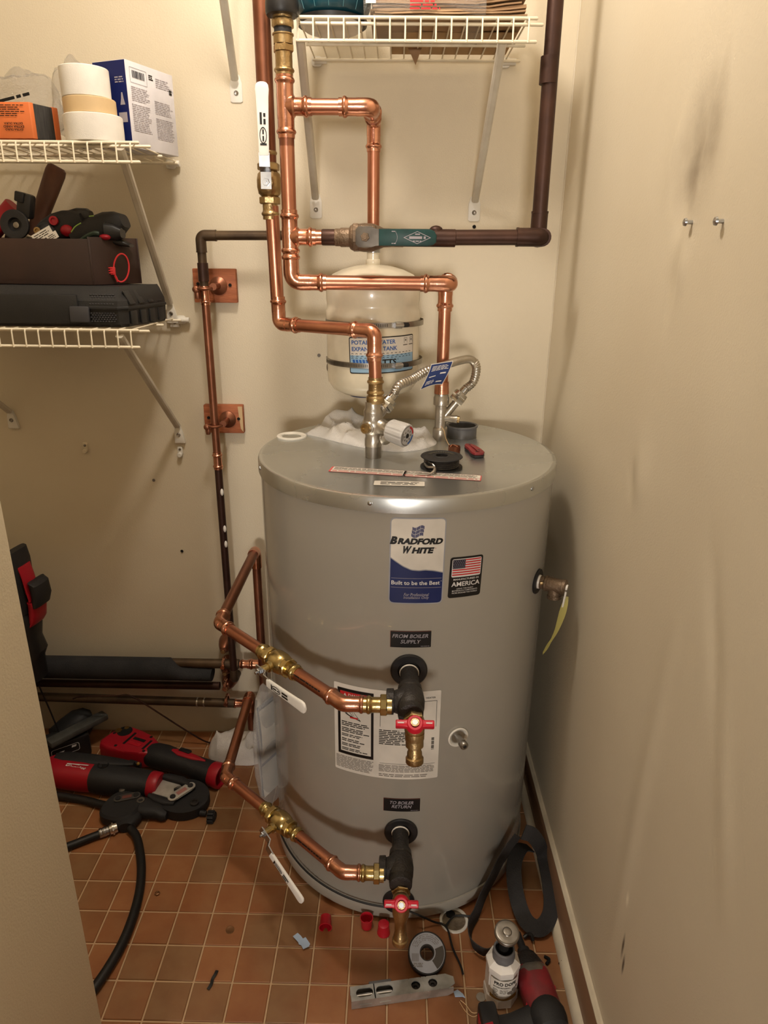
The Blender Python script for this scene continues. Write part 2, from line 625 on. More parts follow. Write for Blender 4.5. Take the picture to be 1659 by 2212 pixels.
def ball_valve(name, label, P, d, s, h, r, hl=0.15, group=None, body_m=None, gm=None, off=0.036, twist=None):
    """brass press ball valve, stem along s, lever along h"""
    P = V(P); d = V(d).normalized(); s = V(s).normalized(); h = V(h).normalized()
    t = thing(name, label, 'valve', P, group)
    bm_ = body_m or BRASS
    b = B()
    b.lathe(P - d * r * 2.4, d, [(0, r * 1.15), (r * .7, r * 1.2), (r * 1.1, r * 1.62), (r * 1.9, r * 1.78), (r * 2.9, r * 1.78), (r * 3.7, r * 1.62), (r * 4.1, r * 1.2), (r * 4.8, r * 1.15)], 20)
    b.build('valve_body', bm_, t)
    for k in (-1, 1):
        q = B()
        q.hexn(P + d * k * r * 1.75, d * k, r * .95, r * 1.6, 8)
        fit_end(q, P + d * k * r * 2.5, d * k, r * 2.3, r)
        q.build('press_end', bm_, t)
    q = B()
    q.lathe(P + s * r * 1.2, s, [(0, r * .85), (r * 1.0, r * .85), (r * 1.0, r * .62), (off - r * 1.2, r * .62)], 16)
    q.build('stem_boss', bm_, t)
    wd = s.cross(h)
    lv = B()
    o = P + s * off
    pl = [o - h * .012, o + h * .018, o + h * .026 + s * .010, o + h * (hl * .30) + s * .012]
    lv.ribbon(pl, r * 1.5, .0024, up0=wd)
    lev = lv.build('lever', ZINC, t)
    n = B()
    n.hexn(o, s, .006, r * .52)
    n.lathe(o + s * .006, s, [(0, r * .22), (.005, r * .22)], 10)
    n.build('stem_nut', ZINC, lev)
    g = B()
    grip(g, o + h * (hl * .27) + s * .012, h, wd, hl * .73, r * 1.45, r * 1.75, .006)
    gr = g.build('lever_grip', gm or WHITEG, lev)
    gr['label'] = 'white plastic lever sleeve'
    # small black print along the sleeve
    pm = planemap(o + h * (hl * .27) + s * (.012 + .0036), h, s.cross(h))
    w = B()
    strip(w, hl * .10, hl * .12, -r * .45, r * .45, pm, 0, 1)
    ov = [(hl * .20 + hl * .085 * math.cos(a), r * .5 * math.sin(a)) for a in [2 * PI * k / 24 for k in range(25)]]
    for (x0, y0), (x1, y1) in zip(ov, ov[1:]):
        w.face([w.bm.verts.new(pm(x0, y0)), w.bm.verts.new(pm(x1, y1)), w.bm.verts.new(pm((x1 - hl * .2) * .86 + hl * .2, y1 * .8)), w.bm.verts.new(pm((x0 - hl * .2) * .86 + hl * .2, y0 * .8))])
    fineprint(w, hl * .14, hl * .26, -r * .22, r * .22, 1, pm, 0, .5, 0)
    fineprint(w, hl * .31, hl * .43, -r * .5, r * .5, 2, pm, 0, .6, .1)
    w.build('sleeve_print', INK, lev)
    return t

# ------------------------------------------------------------------ room shell
XR, YB = 0.3523, 0.3204
TP, TX, TY = 0.0772, -0.5655, -0.1426


def wall_grid(name, o, au, av, nu, nv, lu, lv, dents, m):
    """wall face with shallow dents (u, v, ru, rv, depth); n = au x av faces the room"""
    o = V(o); au = V(au); av = V(av); n = au.cross(av).normalized()
    b = B()
    rows = []
    for j in range(nv + 1):
        row = []
        for i in range(nu + 1):
            u = lu * i / nu; v = lv * j / nv
            dz = 0.0
            for du, dv, ru, rv, dp, ang in dents:
                x, y = u - du, v - dv
                c, s = math.cos(ang), math.sin(ang)
                x, y = x * c + y * s, -x * s + y * c
                e = (x / ru) ** 2 + (y / rv) ** 2
                if e < 9:
                    dz += dp * math.exp(-e)
            dz += 0.0012 * noise.noise(V((u * 3.1, v * 2.3, o.x * 7 + 1)))
            row.append(b.bm.verts.new(o + au * u + av * v + n * dz))
        rows.append(row)
    for j in range(nv):
        for i in range(nu):
            b.face((rows[j][i], rows[j][i + 1], rows[j + 1][i + 1], rows[j + 1][i]))
    # body behind the face
    rim = rows[0] + [r[-1] for r in rows[1:]] + list(reversed(rows[-1][:-1])) + [r[0] for r in reversed(rows[1:-1])]
    back = [b.bm.verts.new(V(q.co) - n * (n.dot(q.co - o) + 0.10)) for q in rim]
    k = len(rim)
    for i in range(k):
        b.face((rim[i], back[i], back[(i + 1) % k], rim[(i + 1) % k]))
    b.face(list(reversed(back)))
    return struct(b.build(name, m, sharp=60))


# right wall paint: the same cream with a grey scuff and painted-in dent shading above the two screws and a few short dark scratches
WALLR = WALL.copy(); WALLR.name = 'cream_wall_paint_scuff_and_dent_shade'
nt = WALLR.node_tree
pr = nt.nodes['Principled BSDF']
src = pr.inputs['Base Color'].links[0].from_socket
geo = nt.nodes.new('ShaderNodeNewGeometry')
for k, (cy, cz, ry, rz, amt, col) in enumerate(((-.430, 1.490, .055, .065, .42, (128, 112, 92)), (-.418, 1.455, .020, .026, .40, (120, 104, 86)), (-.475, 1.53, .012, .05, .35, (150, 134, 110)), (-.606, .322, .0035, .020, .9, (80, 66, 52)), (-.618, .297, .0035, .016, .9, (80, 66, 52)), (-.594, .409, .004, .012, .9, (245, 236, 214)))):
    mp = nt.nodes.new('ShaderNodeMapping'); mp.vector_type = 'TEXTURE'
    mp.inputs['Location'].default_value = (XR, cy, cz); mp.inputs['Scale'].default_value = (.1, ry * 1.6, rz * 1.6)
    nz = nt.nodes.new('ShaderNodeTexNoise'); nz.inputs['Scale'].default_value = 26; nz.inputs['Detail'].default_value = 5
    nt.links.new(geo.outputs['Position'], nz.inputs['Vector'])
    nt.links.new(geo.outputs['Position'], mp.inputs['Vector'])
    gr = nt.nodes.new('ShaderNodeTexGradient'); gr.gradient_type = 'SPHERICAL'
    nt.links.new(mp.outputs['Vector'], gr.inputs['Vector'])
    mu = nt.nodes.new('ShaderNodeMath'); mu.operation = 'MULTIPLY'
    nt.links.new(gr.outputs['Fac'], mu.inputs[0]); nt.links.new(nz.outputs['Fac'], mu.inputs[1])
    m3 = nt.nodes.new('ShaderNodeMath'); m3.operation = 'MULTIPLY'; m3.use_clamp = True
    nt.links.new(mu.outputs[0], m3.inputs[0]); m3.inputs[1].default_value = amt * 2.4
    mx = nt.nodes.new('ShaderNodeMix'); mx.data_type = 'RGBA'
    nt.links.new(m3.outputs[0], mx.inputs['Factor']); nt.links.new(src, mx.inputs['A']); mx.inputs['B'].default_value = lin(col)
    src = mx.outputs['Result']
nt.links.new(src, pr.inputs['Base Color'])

# floor: grout bed with printed continuation, then tile by tile where the picture shows them
FLOORM = bpy.data.materials.new('quarry_tile_floor')
FLOORM.use_nodes = True
nt = FLOORM.node_tree
pr = nt.nodes['Principled BSDF']
geo = nt.nodes.new('ShaderNodeNewGeometry')
mp = nt.nodes.new('ShaderNodeMapping')
mp.inputs['Location'].default_value = (-TX + TP * 40, -TY + TP * 80, 0)
br = nt.nodes.new('ShaderNodeTexBrick')
br.offset = 0.0
br.inputs['Color1'].default_value = lin((144, 98, 62)); br.inputs['Color2'].default_value = lin((136, 90, 56))
br.inputs['Mortar'].default_value = lin((190, 160, 124))
br.inputs['Scale'].default_value = 1.0
br.inputs['Mortar Size'].default_value = 0.0016
br.inputs['Brick Width'].default_value = TP; br.inputs['Row Height'].default_value = TP
nt.links.new(geo.outputs['Position'], mp.inputs['Vector'])
nt.links.new(mp.outputs['Vector'], br.inputs['Vector'])
nt.links.new(br.outputs['Color'], pr.inputs['Base Color'])
pr.inputs['Roughness'].default_value = 0.45

TILEM = bpy.data.materials.new('quarry_tile')
TILEM.use_nodes = True
nt = TILEM.node_tree
pr = nt.nodes['Principled BSDF']
geo = nt.nodes.new('ShaderNodeNewGeometry')
oi = nt.nodes.new('ShaderNodeObjectInfo')
n1 = nt.nodes.new('ShaderNodeTexNoise'); n1.inputs['Scale'].default_value = 22; n1.inputs['Detail'].default_value = 8
n2 = nt.nodes.new('ShaderNodeTexNoise'); n2.inputs['Scale'].default_value = 5
nt.links.new(geo.outputs['Position'], n1.inputs['Vector']); nt.links.new(geo.outputs['Position'], n2.inputs['Vector'])
ad = nt.nodes.new('ShaderNodeMath'); ad.operation = 'MULTIPLY_ADD'
nt.links.new(oi.outputs['Random'], ad.inputs[0]); ad.inputs[1].default_value = 0.55; nt.links.new(n2.outputs['Fac'], ad.inputs[2])
cr = nt.nodes.new('ShaderNodeValToRGB')
cr.color_ramp.elements[0].position = 0.3; cr.color_ramp.elements[0].color = lin((158, 108, 68))
cr.color_ramp.elements[1].position = 1.05; cr.color_ramp.elements[1].color = lin((136, 100, 66))
e = cr.color_ramp.elements.new(0.7); e.color = lin((148, 96, 58))
nt.links.new(ad.outputs[0], cr.inputs['Fac'])
mx = nt.nodes.new('ShaderNodeMix'); mx.data_type = 'RGBA'; mx.blend_type = 'MULTIPLY'
mr = nt.nodes.new('ShaderNodeMapRange'); mr.inputs['From Min'].default_value = 0.35; mr.inputs['From Max'].default_value = 0.75
mr.inputs['To Min'].default_value = 0.0; mr.inputs['To Max'].default_value = 0.45
nt.links.new(n1.outputs['Fac'], mr.inputs['Value'])
nt.links.new(mr.outputs['Result'], mx.inputs['Factor'])
nt.links.new(cr.outputs['Color'], mx.inputs['A']); mx.inputs['B'].default_value = lin((210, 170, 140))
nt.links.new(mx.outputs['Result'], pr.inputs['Base Color'])
pr.inputs['Roughness'].default_value = 0.42
bp = nt.nodes.new('ShaderNodeBump'); bp.inputs['Strength'].default_value = 0.25; bp.inputs['Distance'].default_value = 0.003
nt.links.new(n1.outputs['Fac'], bp.inputs['Height']); nt.links.new(bp.outputs['Normal'], pr.inputs['Normal'])

bf = B()
bf.box((-0.58, -1.65, -0.052), (2.1, 4.1, 0.1))
floor = struct(bf.build('floor', FLOORM))
proto = None
for j in range(-6, 7):
    for i in range(-6, 12):
        x0, y0 = TX + i * TP, TY - (j + 1) * TP
        x1, y1 = min(x0 + TP, XR - 0.004), min(y0 + TP, YB - 0.004)
        cx, cy = x0 + TP / 2, y0 + TP / 2
        if x1 - x0 < 0.02 or y1 - y0 < 0.02:
            continue
        if math.hypot(cx, cy) < 0.24 or (cy < -0.2 and cx < -0.62 - 0.0 * cy and cy < -0.42) or cx < -0.98:
            continue
        g = 0.0019
        full = abs(x1 - x0 - TP) < 1e-6 and abs(y1 - y0 - TP) < 1e-6
        if full and proto is not None:
            t = proto.copy()
            COL.objects.link(t)
            t.parent = floor
            t.location = proto.location + V((cx - pcx, cy - pcy, 0))
            t.rotation_euler = (0, 0, 0)
        else:
            b = B()
            b.prism([(x0 + g, y0 + g), (x1 - g, y0 + g), (x1 - g, y1 - g), (x0 + g, y1 - g)], (0, 0, -0.006), (1, 0, 0), (0, 1, 0), 0.0062, 0.0012, 1)
            if full:
                pcx, pcy = cx, cy
                # give the shared tile an origin of its own
                for v in b.bm.verts:
                    v.co -= V((cx, cy, 0)) - WLOC[floor.name]
                t = b.build('tile', TILEM, floor, smooth=False)
                t.location = V((cx, cy, 0)) - WLOC[floor.name]
                proto = t
            else:
                t = b.build('tile', TILEM, floor, smooth=False)

WBACK = wall_grid('wall_back', (-1.5, YB, 0), (1, 0, 0), (0, 0, 1), 74, 96, 1.87, 2.4,
          [(0.70, 1.45, .006, .006, -.003, 0), (1.36, 1.33, .02, .015, .002, 0), (1.27, 1.5, .05, .008, -.001, .2)], WALL)
# right wall: u runs from the back corner toward the camera
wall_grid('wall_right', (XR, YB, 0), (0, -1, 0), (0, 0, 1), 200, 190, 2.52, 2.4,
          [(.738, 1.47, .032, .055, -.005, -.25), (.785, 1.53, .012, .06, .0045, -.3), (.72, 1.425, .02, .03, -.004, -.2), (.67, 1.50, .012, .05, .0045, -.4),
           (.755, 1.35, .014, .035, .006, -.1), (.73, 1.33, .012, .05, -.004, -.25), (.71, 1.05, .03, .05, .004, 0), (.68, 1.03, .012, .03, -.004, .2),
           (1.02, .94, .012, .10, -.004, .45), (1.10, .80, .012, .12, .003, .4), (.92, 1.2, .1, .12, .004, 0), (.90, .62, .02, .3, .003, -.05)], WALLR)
bw = B(); bw.box((-1.03, -0.96, 1.2), (1.2, 0.42, 2.4), bev=0.004)
struct(bw.build('wall_front', WALL))
bw = B(); bw.box((-1.55, -0.22, 1.2), (0.1, 1.08, 2.4))
struct(bw.build('wall_left', WALL))
bw = B(); bw.box((-0.58, -1.65, 2.45), (2.1, 4.1, 0.1))
struct(bw.build('ceiling', CEIL))

# baseboards and trims
b = B(); b.prism([(0, 0.0), (0.009, 0.0), (0.009, 0.098), (0.006, 0.104), (0, 0.106)], (XR - 0.0, YB, 0.001), (-1, 0, 0), (0, 0, 1), -2.2)
bb = struct(b.build('baseboard_right', BASEB))
b = B(); b.prism([(0.0, 0.102), (0.0095, 0.101), (0.0095, 0.1045), (0.004, 0.110), (0, 0.110)], (XR, YB, 0.001), (-1, 0, 0), (0, 0, 1), -2.2)
struct(b.build('trim_1', TRIMC))
qr = [(0, 0), (.016, 0), (.0155, .005), (.013, .010), (.009, .0145), (.004, .0165), (0, .017)]
b = B(); b.prism([(x + .009, z) for x, z in qr], (XR, YB - 0.0, 0.001), (-1, 0, 0), (0, 0, 1), -2.2)
struct(b.build('trim_2', TRIMC))
b = B(); b.prism(qr, (-1.5, YB, 0.001), (0, -1, 0), (0, 0, 1), 1.82)
struct(b.build('trim_3', TRIMC))
# caulk bead in the back right corner
b = B(); b.tube([(XR - .001, YB - .001, .02), (XR - .001, YB - .001, 2.38)], .0022, 8)
struct(b.build('trim_4', TRIMC))


def wall_screw(name, label, P, n, r=.0052, L=.012, m=None, anchor=False):
    b = B()
    b.lathe(V(P) - V(n) * .004, n, [(0, r * .5), (L, r * .5), (L, r), (L + r * .5, r * .85), (L + r * .7, r * .3)], 14)
    if anchor:
        b.lathe(V(P), n, [(0, r * 1.7), (.0012, r * 1.7), (.002, r * 1.2)], 14)
    return tag(b.build(name, m or ZINC), label, 'screw')


wall_screw('wall_screw', 'left one of two zinc screws sticking out of the right wall', (XR, -0.444, 1.405), (-1, 0, 0))
wall_screw('wall_screw', 'right one of two zinc screws sticking out of the right wall, nearer the camera', (XR, -0.536, 1.402), (-1, 0, 0))
for (x, z, lab) in ((-0.829, 0.889, 'painted-over wall clip below the left shelves, alone on the bare wall'), (-0.582, 0.882, 'white wall clip under the foot of the lower left shelf strut')):
    t = thing('wall_clip', lab, 'clip', (x, YB, z))
    b = B(); b.prism(rrect(.013, .024, .004), (x, YB, z), (1, 0, 0), (0, 0, 1), .004, .001)
    b.lathe((x, YB - .004, z - .010), (0, -1, 0), [(0, .006), (.007, .0065), (.009, .005)], 14)
    b.build('clip_body', WALL if x < -.7 else CLIPW, t)
    b = B(); b.lathe((x, YB - .004, z + .004), (0, -1, 0), [(0, .0035), (.0015, .0032), (.002, .001)], 12)
    b.build('clip_screw', STEEL, t)
for (x, z) in ((-0.604, 0.597), (0.152, 1.427), (-0.66, 0.80), (-.215, 1.13)):
    b = B(); b.lathe((x, YB - .0016, z), (0, -1, 0), [(0, .0042), (.0008, .0036), (.0008, .0022)], 12)
    b.build('nail_hole', DARKH if z < .7 or z > 1.4 else INKG, WBACK)

# ------------------------------------------------------------------ water heater
R, H = 0.305, 0.9777
wh = thing('water_heater', 'large grey cylindrical water heater with galvanised lid standing on the tiles', 'water heater', (0, 0, 0))
b = B()
b.lathe((0, 0, 0), (0, 0, 1), [(.010, R - .022), (.010, R - .004), (.016, R), (H - .012, R)], 128)
b.build('jacket', TANK, wh)
b = B()
b.lathe((0, 0, 0), (0, 0, 1), [(.001, R - .03), (.001, R - .012), (.011, R - .012), (.011, R - .03)], 96)
b.build('foot_ring', BLACKM, wh)
b = B()
b.lathe((0, 0, 0), (0, 0, 1), [(.009, R - .01), (.009, R + .0025), (.012, R + .0042), (.036, R + .0042), (.0385, R + .0035), (.0395, R + .0002)], 128, cap=False)
bot = b.build('base_band', TANK, wh)
b = B()
b.lathe((0, 0, 0), (0, 0, 1), [(H - .029, R + .0008), (H - .029, R + .0045), (H - .006, R + .0045), (H - .0015, R + .0028), (H, R - .001), (H - .0005, R - .006), (H - .0022, R - .010), (H - .0022, .001)], 160, cap=False)
lid = b.build('lid', GALV, wh)
for a in (-70.5, -12.5, 47.3, 101, 190):
    t = math.radians(a)
    d = V((math.sin(t), -math.cos(t), 0))
    b = B(); b.lathe(d * (R + .0043) + V((0, 0, H - .013)), d, [(0, .0042), (.0012, .0042), (.0024, .0030), (.0028, .001)], 12)
    b.build('lid_screw', ZINC, wh)
# vertical jacket seam at the far left
b = B(); strip(b, -R * 1.235, -R * 1.225, .04, H - .03, cylmap(R), .0008, 2)
b.build('jacket_seam', TANK, wh)

cm_ = cylmap(R)


def label_part(name, u0, u1, v0, v1, r, m, tilt=0.0, lab=None, lift=.0005, mapf=None):
    f = mapf or cylmap(R, tilt=tilt, u0=(u0 + u1) / 2, v0=(v0 + v1) / 2)
    b = B(); rounded(b, u0, u1, v0, v1, r, f, lift)
    o = b.build(name, m, wh)
    if lab:
        o['label'] = lab
    return o, f


# big two-tone brand label
u0, u1, v0, v1 = -.0325, .0655, .7745, .9400
lb, f = label_part('brand_label', u0, u1, v0, v1, .009, LABELS_, -.012, 'white and blue label with a waving flag emblem')
uc = (u0 + u1) / 2
e = .0022
WK = [(0, .8670), (.1, .8595), (.25, .8495), (.4, .8428), (.55, .8415), (.65, .8428), (.8, .8412), (1, .8365)]


def wave(u, u0=u0, u1=u1):
    q = min(1, max(0, (u - u0) / (u1 - u0)))
    for (a, x), (c, y) in zip(WK, WK[1:]):
        if q <= c:
            w = (q - a) / (c - a)
            return x + (y - x) * w
    return WK[-1][1]
b = B(); rounded(b, u0 + e, u1 - e, v0 + e, v1 - e, .007, f, .0009, lo=wave); b.build('label_white_field', PAPERW, lb)
b = B(); rounded(b, u0 + e, u1 - e, v0 + e, v1 - e, .007, f, .0009, hi=lambda u: wave(u) - .002); b.build('label_blue_field', NAVY, lb)
b = B()
for r_ in range(3):
    for c_ in range(3):
        # slanted waving squares
        for k in range(3):
            x0 = uc - .0105 + c_ * .0071 + k * .0022; x1 = x0 + .00205
            yo = lambda x: .9215 - r_ * .0066 + .0028 * math.sin((x - uc) * 260) + (x - uc) * -.06
            strip(b, x0 + .0 - r_ * .0008, x1 - r_ * .0008, lambda u: yo(u) - .0029, lambda u: yo(u) + .0029, f, .0013, 2)
b.build('flag_emblem', M('slate_blue_print', (72, 74, 112), 0.4), lb)
b = B()
words(b, [('B', uc - .0412, .8975, .0112, .0150), ('RADFORD', uc + .0050, .8965, .0780, .0118), ('W', uc - .0195, .8805, .0150, .0145), ('HITE', uc + .0095, .8795, .0370, .0115)], f, .0013, shear=.28, bold=.062)
b.build('brand_lettering', INK, lb)
b = B(); words(b, [('®', uc + .0315, .8835, .0020, .0020)], f, .0013); b.build('trademark_dot', INKR, lb)
b = B()
words(b, [('Built to be the Best', uc - .001, .8165, .0865, .0078)], f, .0013, bold=.014)
words(b, [('®', uc + .0445, .8195, .0018, .0018)], f, .0013)
b.build('slogan_lettering', INKW, lb)
b = B()
for v in (.8250, .8070):
    strip(b, u0 + .004, u1 - .004, v, v + .0006, f, .0013, 8)
words(b, [('For Professional', uc + .001, .7935, .0440, .0064), ('Installation Only', uc + .001, .7868, .0450, .0064)], f, .0013, shear=.22, bold=.004)
b.build('notice_lettering', INKL, lb)

# american-made label
u0, u1, v0, v1 = .0752, .1400, .7815, .8615
lb, f = label_part('origin_label', u0, u1, v0, v1, .005, INK, -.03, 'black label with a red and white striped flag')
uc = (u0 + u1) / 2
b = B(); rounded(b, u0 + .004, u1 - .0035, .8225, .8580, .003, f, .0009); b.build('flag_white', INKW, lb)
b = B()
for k in range(7):
    z1 = .8565 - k * .0047
    strip(b, u0 + .0052, u1 - .0047, z1 - .0024, z1, f, .0013, 6)
b.build('flag_stripes', INKR, lb)
b = B(); strip(b, u0 + .0052, u0 + .029, .8395, .8567, f, .0016, 4); b.build('flag_canton', M('dark_flag_blue', (44, 42, 60), 0.4), lb)
b = B()
for r_ in range(5):
    for c_ in range(6):
        x = u0 + .0072 + c_ * .0038 + (r_ % 2) * .0016; z = .8418 + r_ * .0031
        strip(b, x - .0006, x + .0006, z - .0006, z + .0006, f, .0019, 1)
b.build('flag_stars', INKL, lb)
b = B()
words(b, [('MANUFACTURED IN', uc + .001, .8178, .0500, .0034), ('AMERICA', uc + .001, .8085, .0560, .0092)], f, .0009, bold=.018)
words(b, [('USING THE FINEST', uc, .7993, .0330, .0024), ('MATERIALS & COMPONENTS', uc, .7953, .0500, .0026), ('FROM AROUND THE WORLD', uc, .7910, .0500, .0026)], f, .0009, bold=.006)
b.build('origin_lettering', INKW, lb)

# pipe connection labels
for nm, l1, l2, (u0, u1, v0, v1), w1, w2 in (('supply_label', 'FROM BOILER', 'SUPPLY', (-.0290, .0465, .6845, .7190), .0660, .0360), ('return_label', 'TO BOILER', 'RETURN', (-.0380, .0365, .3010, .3340), .0490, .0390)):
    lb, f = label_part(nm, u0, u1, v0, v1, .0012, INK, lab='black label reading ' + l1 + ' ' + l2)
    uc = (u0 + u1) / 2
    b = B()
    words(b, [(l1, uc, v1 - .0105, w1, .0078), (l2, uc, v0 + .0125, w2, .0078)], f, .0009, shear=.25, bold=.012)
    fineprint(b, u1 - .019, u1 - .003, v0 + .002, v0 + .0036, 1, f, .0009, .5, 0)
    b.build('label_lettering', INKL, lb)
    b = B()
    for a0, a1, z0, z1 in ((u0, u1, v1 - .0008, v1 - .0002), (u0, u0 + .0006, v0, v1)):
        strip(b, a0, a1, z0, z1, f, .0009, 6)
    b.build('label_edge', M('copper_red_edge_' + nm, (150, 92, 78), 0.4), lb)

# specification sheet with the danger panel
u0, u1, v0, v1 = -.1415, .0702, .3825, .5885
lb, f = label_part('specification_label', u0, u1, v0, v1, .003, PAPERW, lab='white specification sheet with a black framed danger panel')
du0, du1, dv0, dv1 = -.1335, -.0590, .4240, .5790
b = B(); strip(b, du0, du1, dv0, dv1, f, .0008, 10); b.build('danger_frame', INK, lb)
b = B(); strip(b, du0 + .0060, du1 - .0050, dv0 + .0075, dv1 - .0065, f, .0011, 10); b.build('danger_panel', PAPERW, lb)
b = B(); strip(b, du0 + .0060, du1 - .0050, .5590, .5725, f, .0014, 10); b.build('danger_bar', INKR, lb)
b = B()
words(b, [('DANGER', -.0930, .5657, .0340, .0072)], f, .0017, bold=.015)
tr = [(-.1205, .5622), (-.1135, .5622), (-.1170, .5695)]
b.face([b.bm.verts.new(f(x, z, .0017)) for x, z in tr])
b.build('danger_lettering', PAPERW, lb)
b = B()
for k, (x0, z0, x1, z1, th) in enumerate(((-.1185, .526, -.1085, .5190, .0022), (-.1085, .519, -.0970, .5150, .0026), (-.0970, .515, -.0850, .5110, .0020), (-.1100, .529, -.1015, .5190, .0016), (-.1040, .530, -.0985, .5190, .0016), (-.0990, .528, -.0850, .5105, .0014), (-.1170, .5225, -.107, .5175, .0012))):
    p = [f(x0, z0 - th / 2, .0014), f(x1, z1 - th / 2, .0014), f(x1, z1 + th / 2, .0014), f(x0, z0 + th / 2, .0014)]
    b.face([b.bm.verts.new(q) for q in p])
rnd = random.Random(3)
for z1, z0, n_ in ((.5045, .4925, 3), (.4895, .4780, 3), (.4750, .4680, 2), (.4640, .4560, 2), (.4525, .4450, 2), (.4415, .4345, 2)):
    fineprint(b, du0 + .0085, du1 - .008, z0, z1, n_, f, .0014, .5, .35, rnd)
b.build('danger_text', INK, lb)
b = B(); strip(b, -.107, -.0905, .5135, .5170, f, .0016, 2); b.build('scald_mark', INKR, lb)
b = B()
words(b, [('AUTO', -.0325, .5720, .0150, .0036), ('WATER', .0280, .5735, .0170, .0036), ('HEATER', .0505, .5735, .0190, .0036)], f, .0008, bold=.012)
for a0, a1, z0, z1 in ((-.0465, .0630, .5655, .5664), (-.0465, -.0457, .5060, .5664), (.0622, .0630, .5060, .5664), (-.0465, .0630, .4190, .4196)):
    strip(b, a0, a1, z0, z1, f, .0008, 10)
fineprint(b, -.0480, .0120, .4640, .5000, 9, f, .0008, .5, .35, rnd)
for k in range(9):
    z = .4530 + k * .0032
    strip(b, .0545, .0600, z, z + (.0022 if k % 3 else .0012), f, .0008, 2)
b.build('specification_text', INK, lb)
b = B()
fineprint(b, -.1385, -.0590, .3890, .4195, 10, f, .0008, .45, .12, rnd)
fineprint(b, -.0480, .0640, .3990, .4165, 6, f, .0008, .45, .05, rnd)
fineprint(b, -.0480, .0640, .3870, .3950, 2, f, .0008, .45, .2, rnd)
b.build('small_print', INKG, lb)

# ring collars round the two boiler ports, the drain opening and the relief port


def radial(a):
    t = math.radians(a)
    return V((math.sin(t), -math.cos(t), 0))


for nm, a, z, rr in (('port_collar', 1.3, .636, .0345), ('port_collar', -.2, .248, .0345), ('drain_cover', -.5, .056, .0345), ('port_collar', 60.5, .749, .026)):
    d = radial(a)
    b = B()
    b.lathe(d * (R - .003) + V((0, 0, z)), d, [(0, rr * .92), (.003, rr), (.0055, rr), (.0075, rr * .93), (.0075, rr * .62), (.0045, rr * .55), (.0045, .008)], 40)
    b.build(nm, BLACKP, wh)
# thermostat well on the right of the sheet
d = radial(20.6); c0 = d * R + V((0, 0, .472))
b = B(); b.lathe(c0 - d * .002, d, [(0, .0185), (.003, .0215), (.0045, .0215), (.0055, .0195), (.0045, .0175), (.001, .0150), (.001, .004)], 36)
o = b.build('well_ring', CLIPW, wh); o['label'] = 'white plastic ring'
b = B(); b.lathe(c0 - d * .001, d, [(0, .0135), (.0015, .0135), (.0015, .0065), (.018, .0065), (.018, .0080), (.022, .0084), (.022, .0072), (.026, .0072), (.026, .0084), (.031, .0082), (.033, .0065), (.033, .0036), (.026, .0030)], 28)
b.build('well_fitting', STEEL, wh)
# printed strips on the lid
pm = planemap((0, 0, H - .0022), (1, 0, 0), (0, 1, 0))


def lid_strip(name, cx, cy, w, h, ang, m, lab=None, sub=()):
    ax = V((math.cos(ang), math.sin(ang), 0)); ay = V((-math.sin(ang), math.cos(ang), 0))
    g = planemap(V((cx, cy, H - .0022)), ax, ay)
    b = B(); rounded(b, -w / 2, w / 2, -h / 2, h / 2, .003, g, .0005)
    o = b.build(name, m, wh)
    if lab:
        o['label'] = lab
    return o, g


LP = M('pink_red_edge', (206, 82, 84), 0.4)
rnd = random.Random(8)
for k, (cx, cy, w, ang) in enumerate(((-.075, -.1520, .150, -.165), (.062, -.1745, .150, -.165))):
    o, g = lid_strip('warning_strip', cx, cy, w, .0340, ang, LP, 'red edged white warning strip on the lid')
    b = B()
    rounded(b, -w / 2 + .004, w / 2 - .002, -.0050, .0156, .002, g, .0008)
    rounded(b, -w / 2 + .004, w / 2 - .002, -.0156, -.0062, .002, g, .0008)
    b.build('strip_white', PAPERW, o)
    b = B(); fineprint(b, -w / 2 + .007, w / 2 - .006, -.003, .0135, 4, g, .0011, .45, .05, rnd)
    b.build('strip_text', INKG, o)
    b = B(); fineprint(b, -w / 2 + .007, w / 2 - .006, -.0135, -.0080, 1, g, .0011, .5, .02, rnd)
    b.build('strip_heading', INKR, o)
o, g = lid_strip('instruction_strip', -.0165, -.2250, .0915, .0260, -.035, PAPERW, 'small white instruction strip on the lid')
b = B(); fineprint(b, -.034, .036, -.009, .009, 3, g, .0008, .45, .1, rnd)
b.build('strip_text', INK, o)

# ------------------------------------------------------------------ plumbing above the heater
# hot water riser on the left
r1 = 0.0128
hx, hy = -0.2765, 0.08
hp = thing('hot_water_pipe', 'copper hot water pipe stepping from ceiling riser down to the mixing valve', 'pipe', (-.06, -.051, 1.13))
pipe((hx - .004, hy, 2.40), (hx - .003, hy, 1.53), .0158, COPPERD, hp)
pipe((hx, hy, 1.452), (hx + .004, hy, 1.245), r1 * 1.06, COPPER, hp)
cz = 1.2255
E1, E2 = V((hx + .005, hy, cz)), V((-.0675, -.051, cz))
dd = (E2 - E1).normalized()
elbow(E1, (0, 0, 1), dd, r1, hp)
pipe(E1 + dd * .03, E2 - dd * .03, r1, COPPER, hp)
elbow(E2, -dd, (0, 0, -1), r1, hp)
pipe(E2 - V((0, 0, .03)), (-.065, -.051, 1.125), r1 * .98, COPPER, hp)
b = B()
fit_end(b, (-.065, -.051, 1.112), (0, 0, 1), .026, r1)
b.lathe((-.065, -.051, 1.112), (0, 0, -1), [(0, r1 * 1.2), (.003, r1 * 1.36), (.006, r1 * 1.36), (.008, r1 * 1.18), (.012, r1 * 1.18)], 24)
b.hexn((-.065, -.051, 1.101), (0, 0, -1), .014, r1 * 1.48, 8)
b.build('brass_adapter', BRASSD, hp)
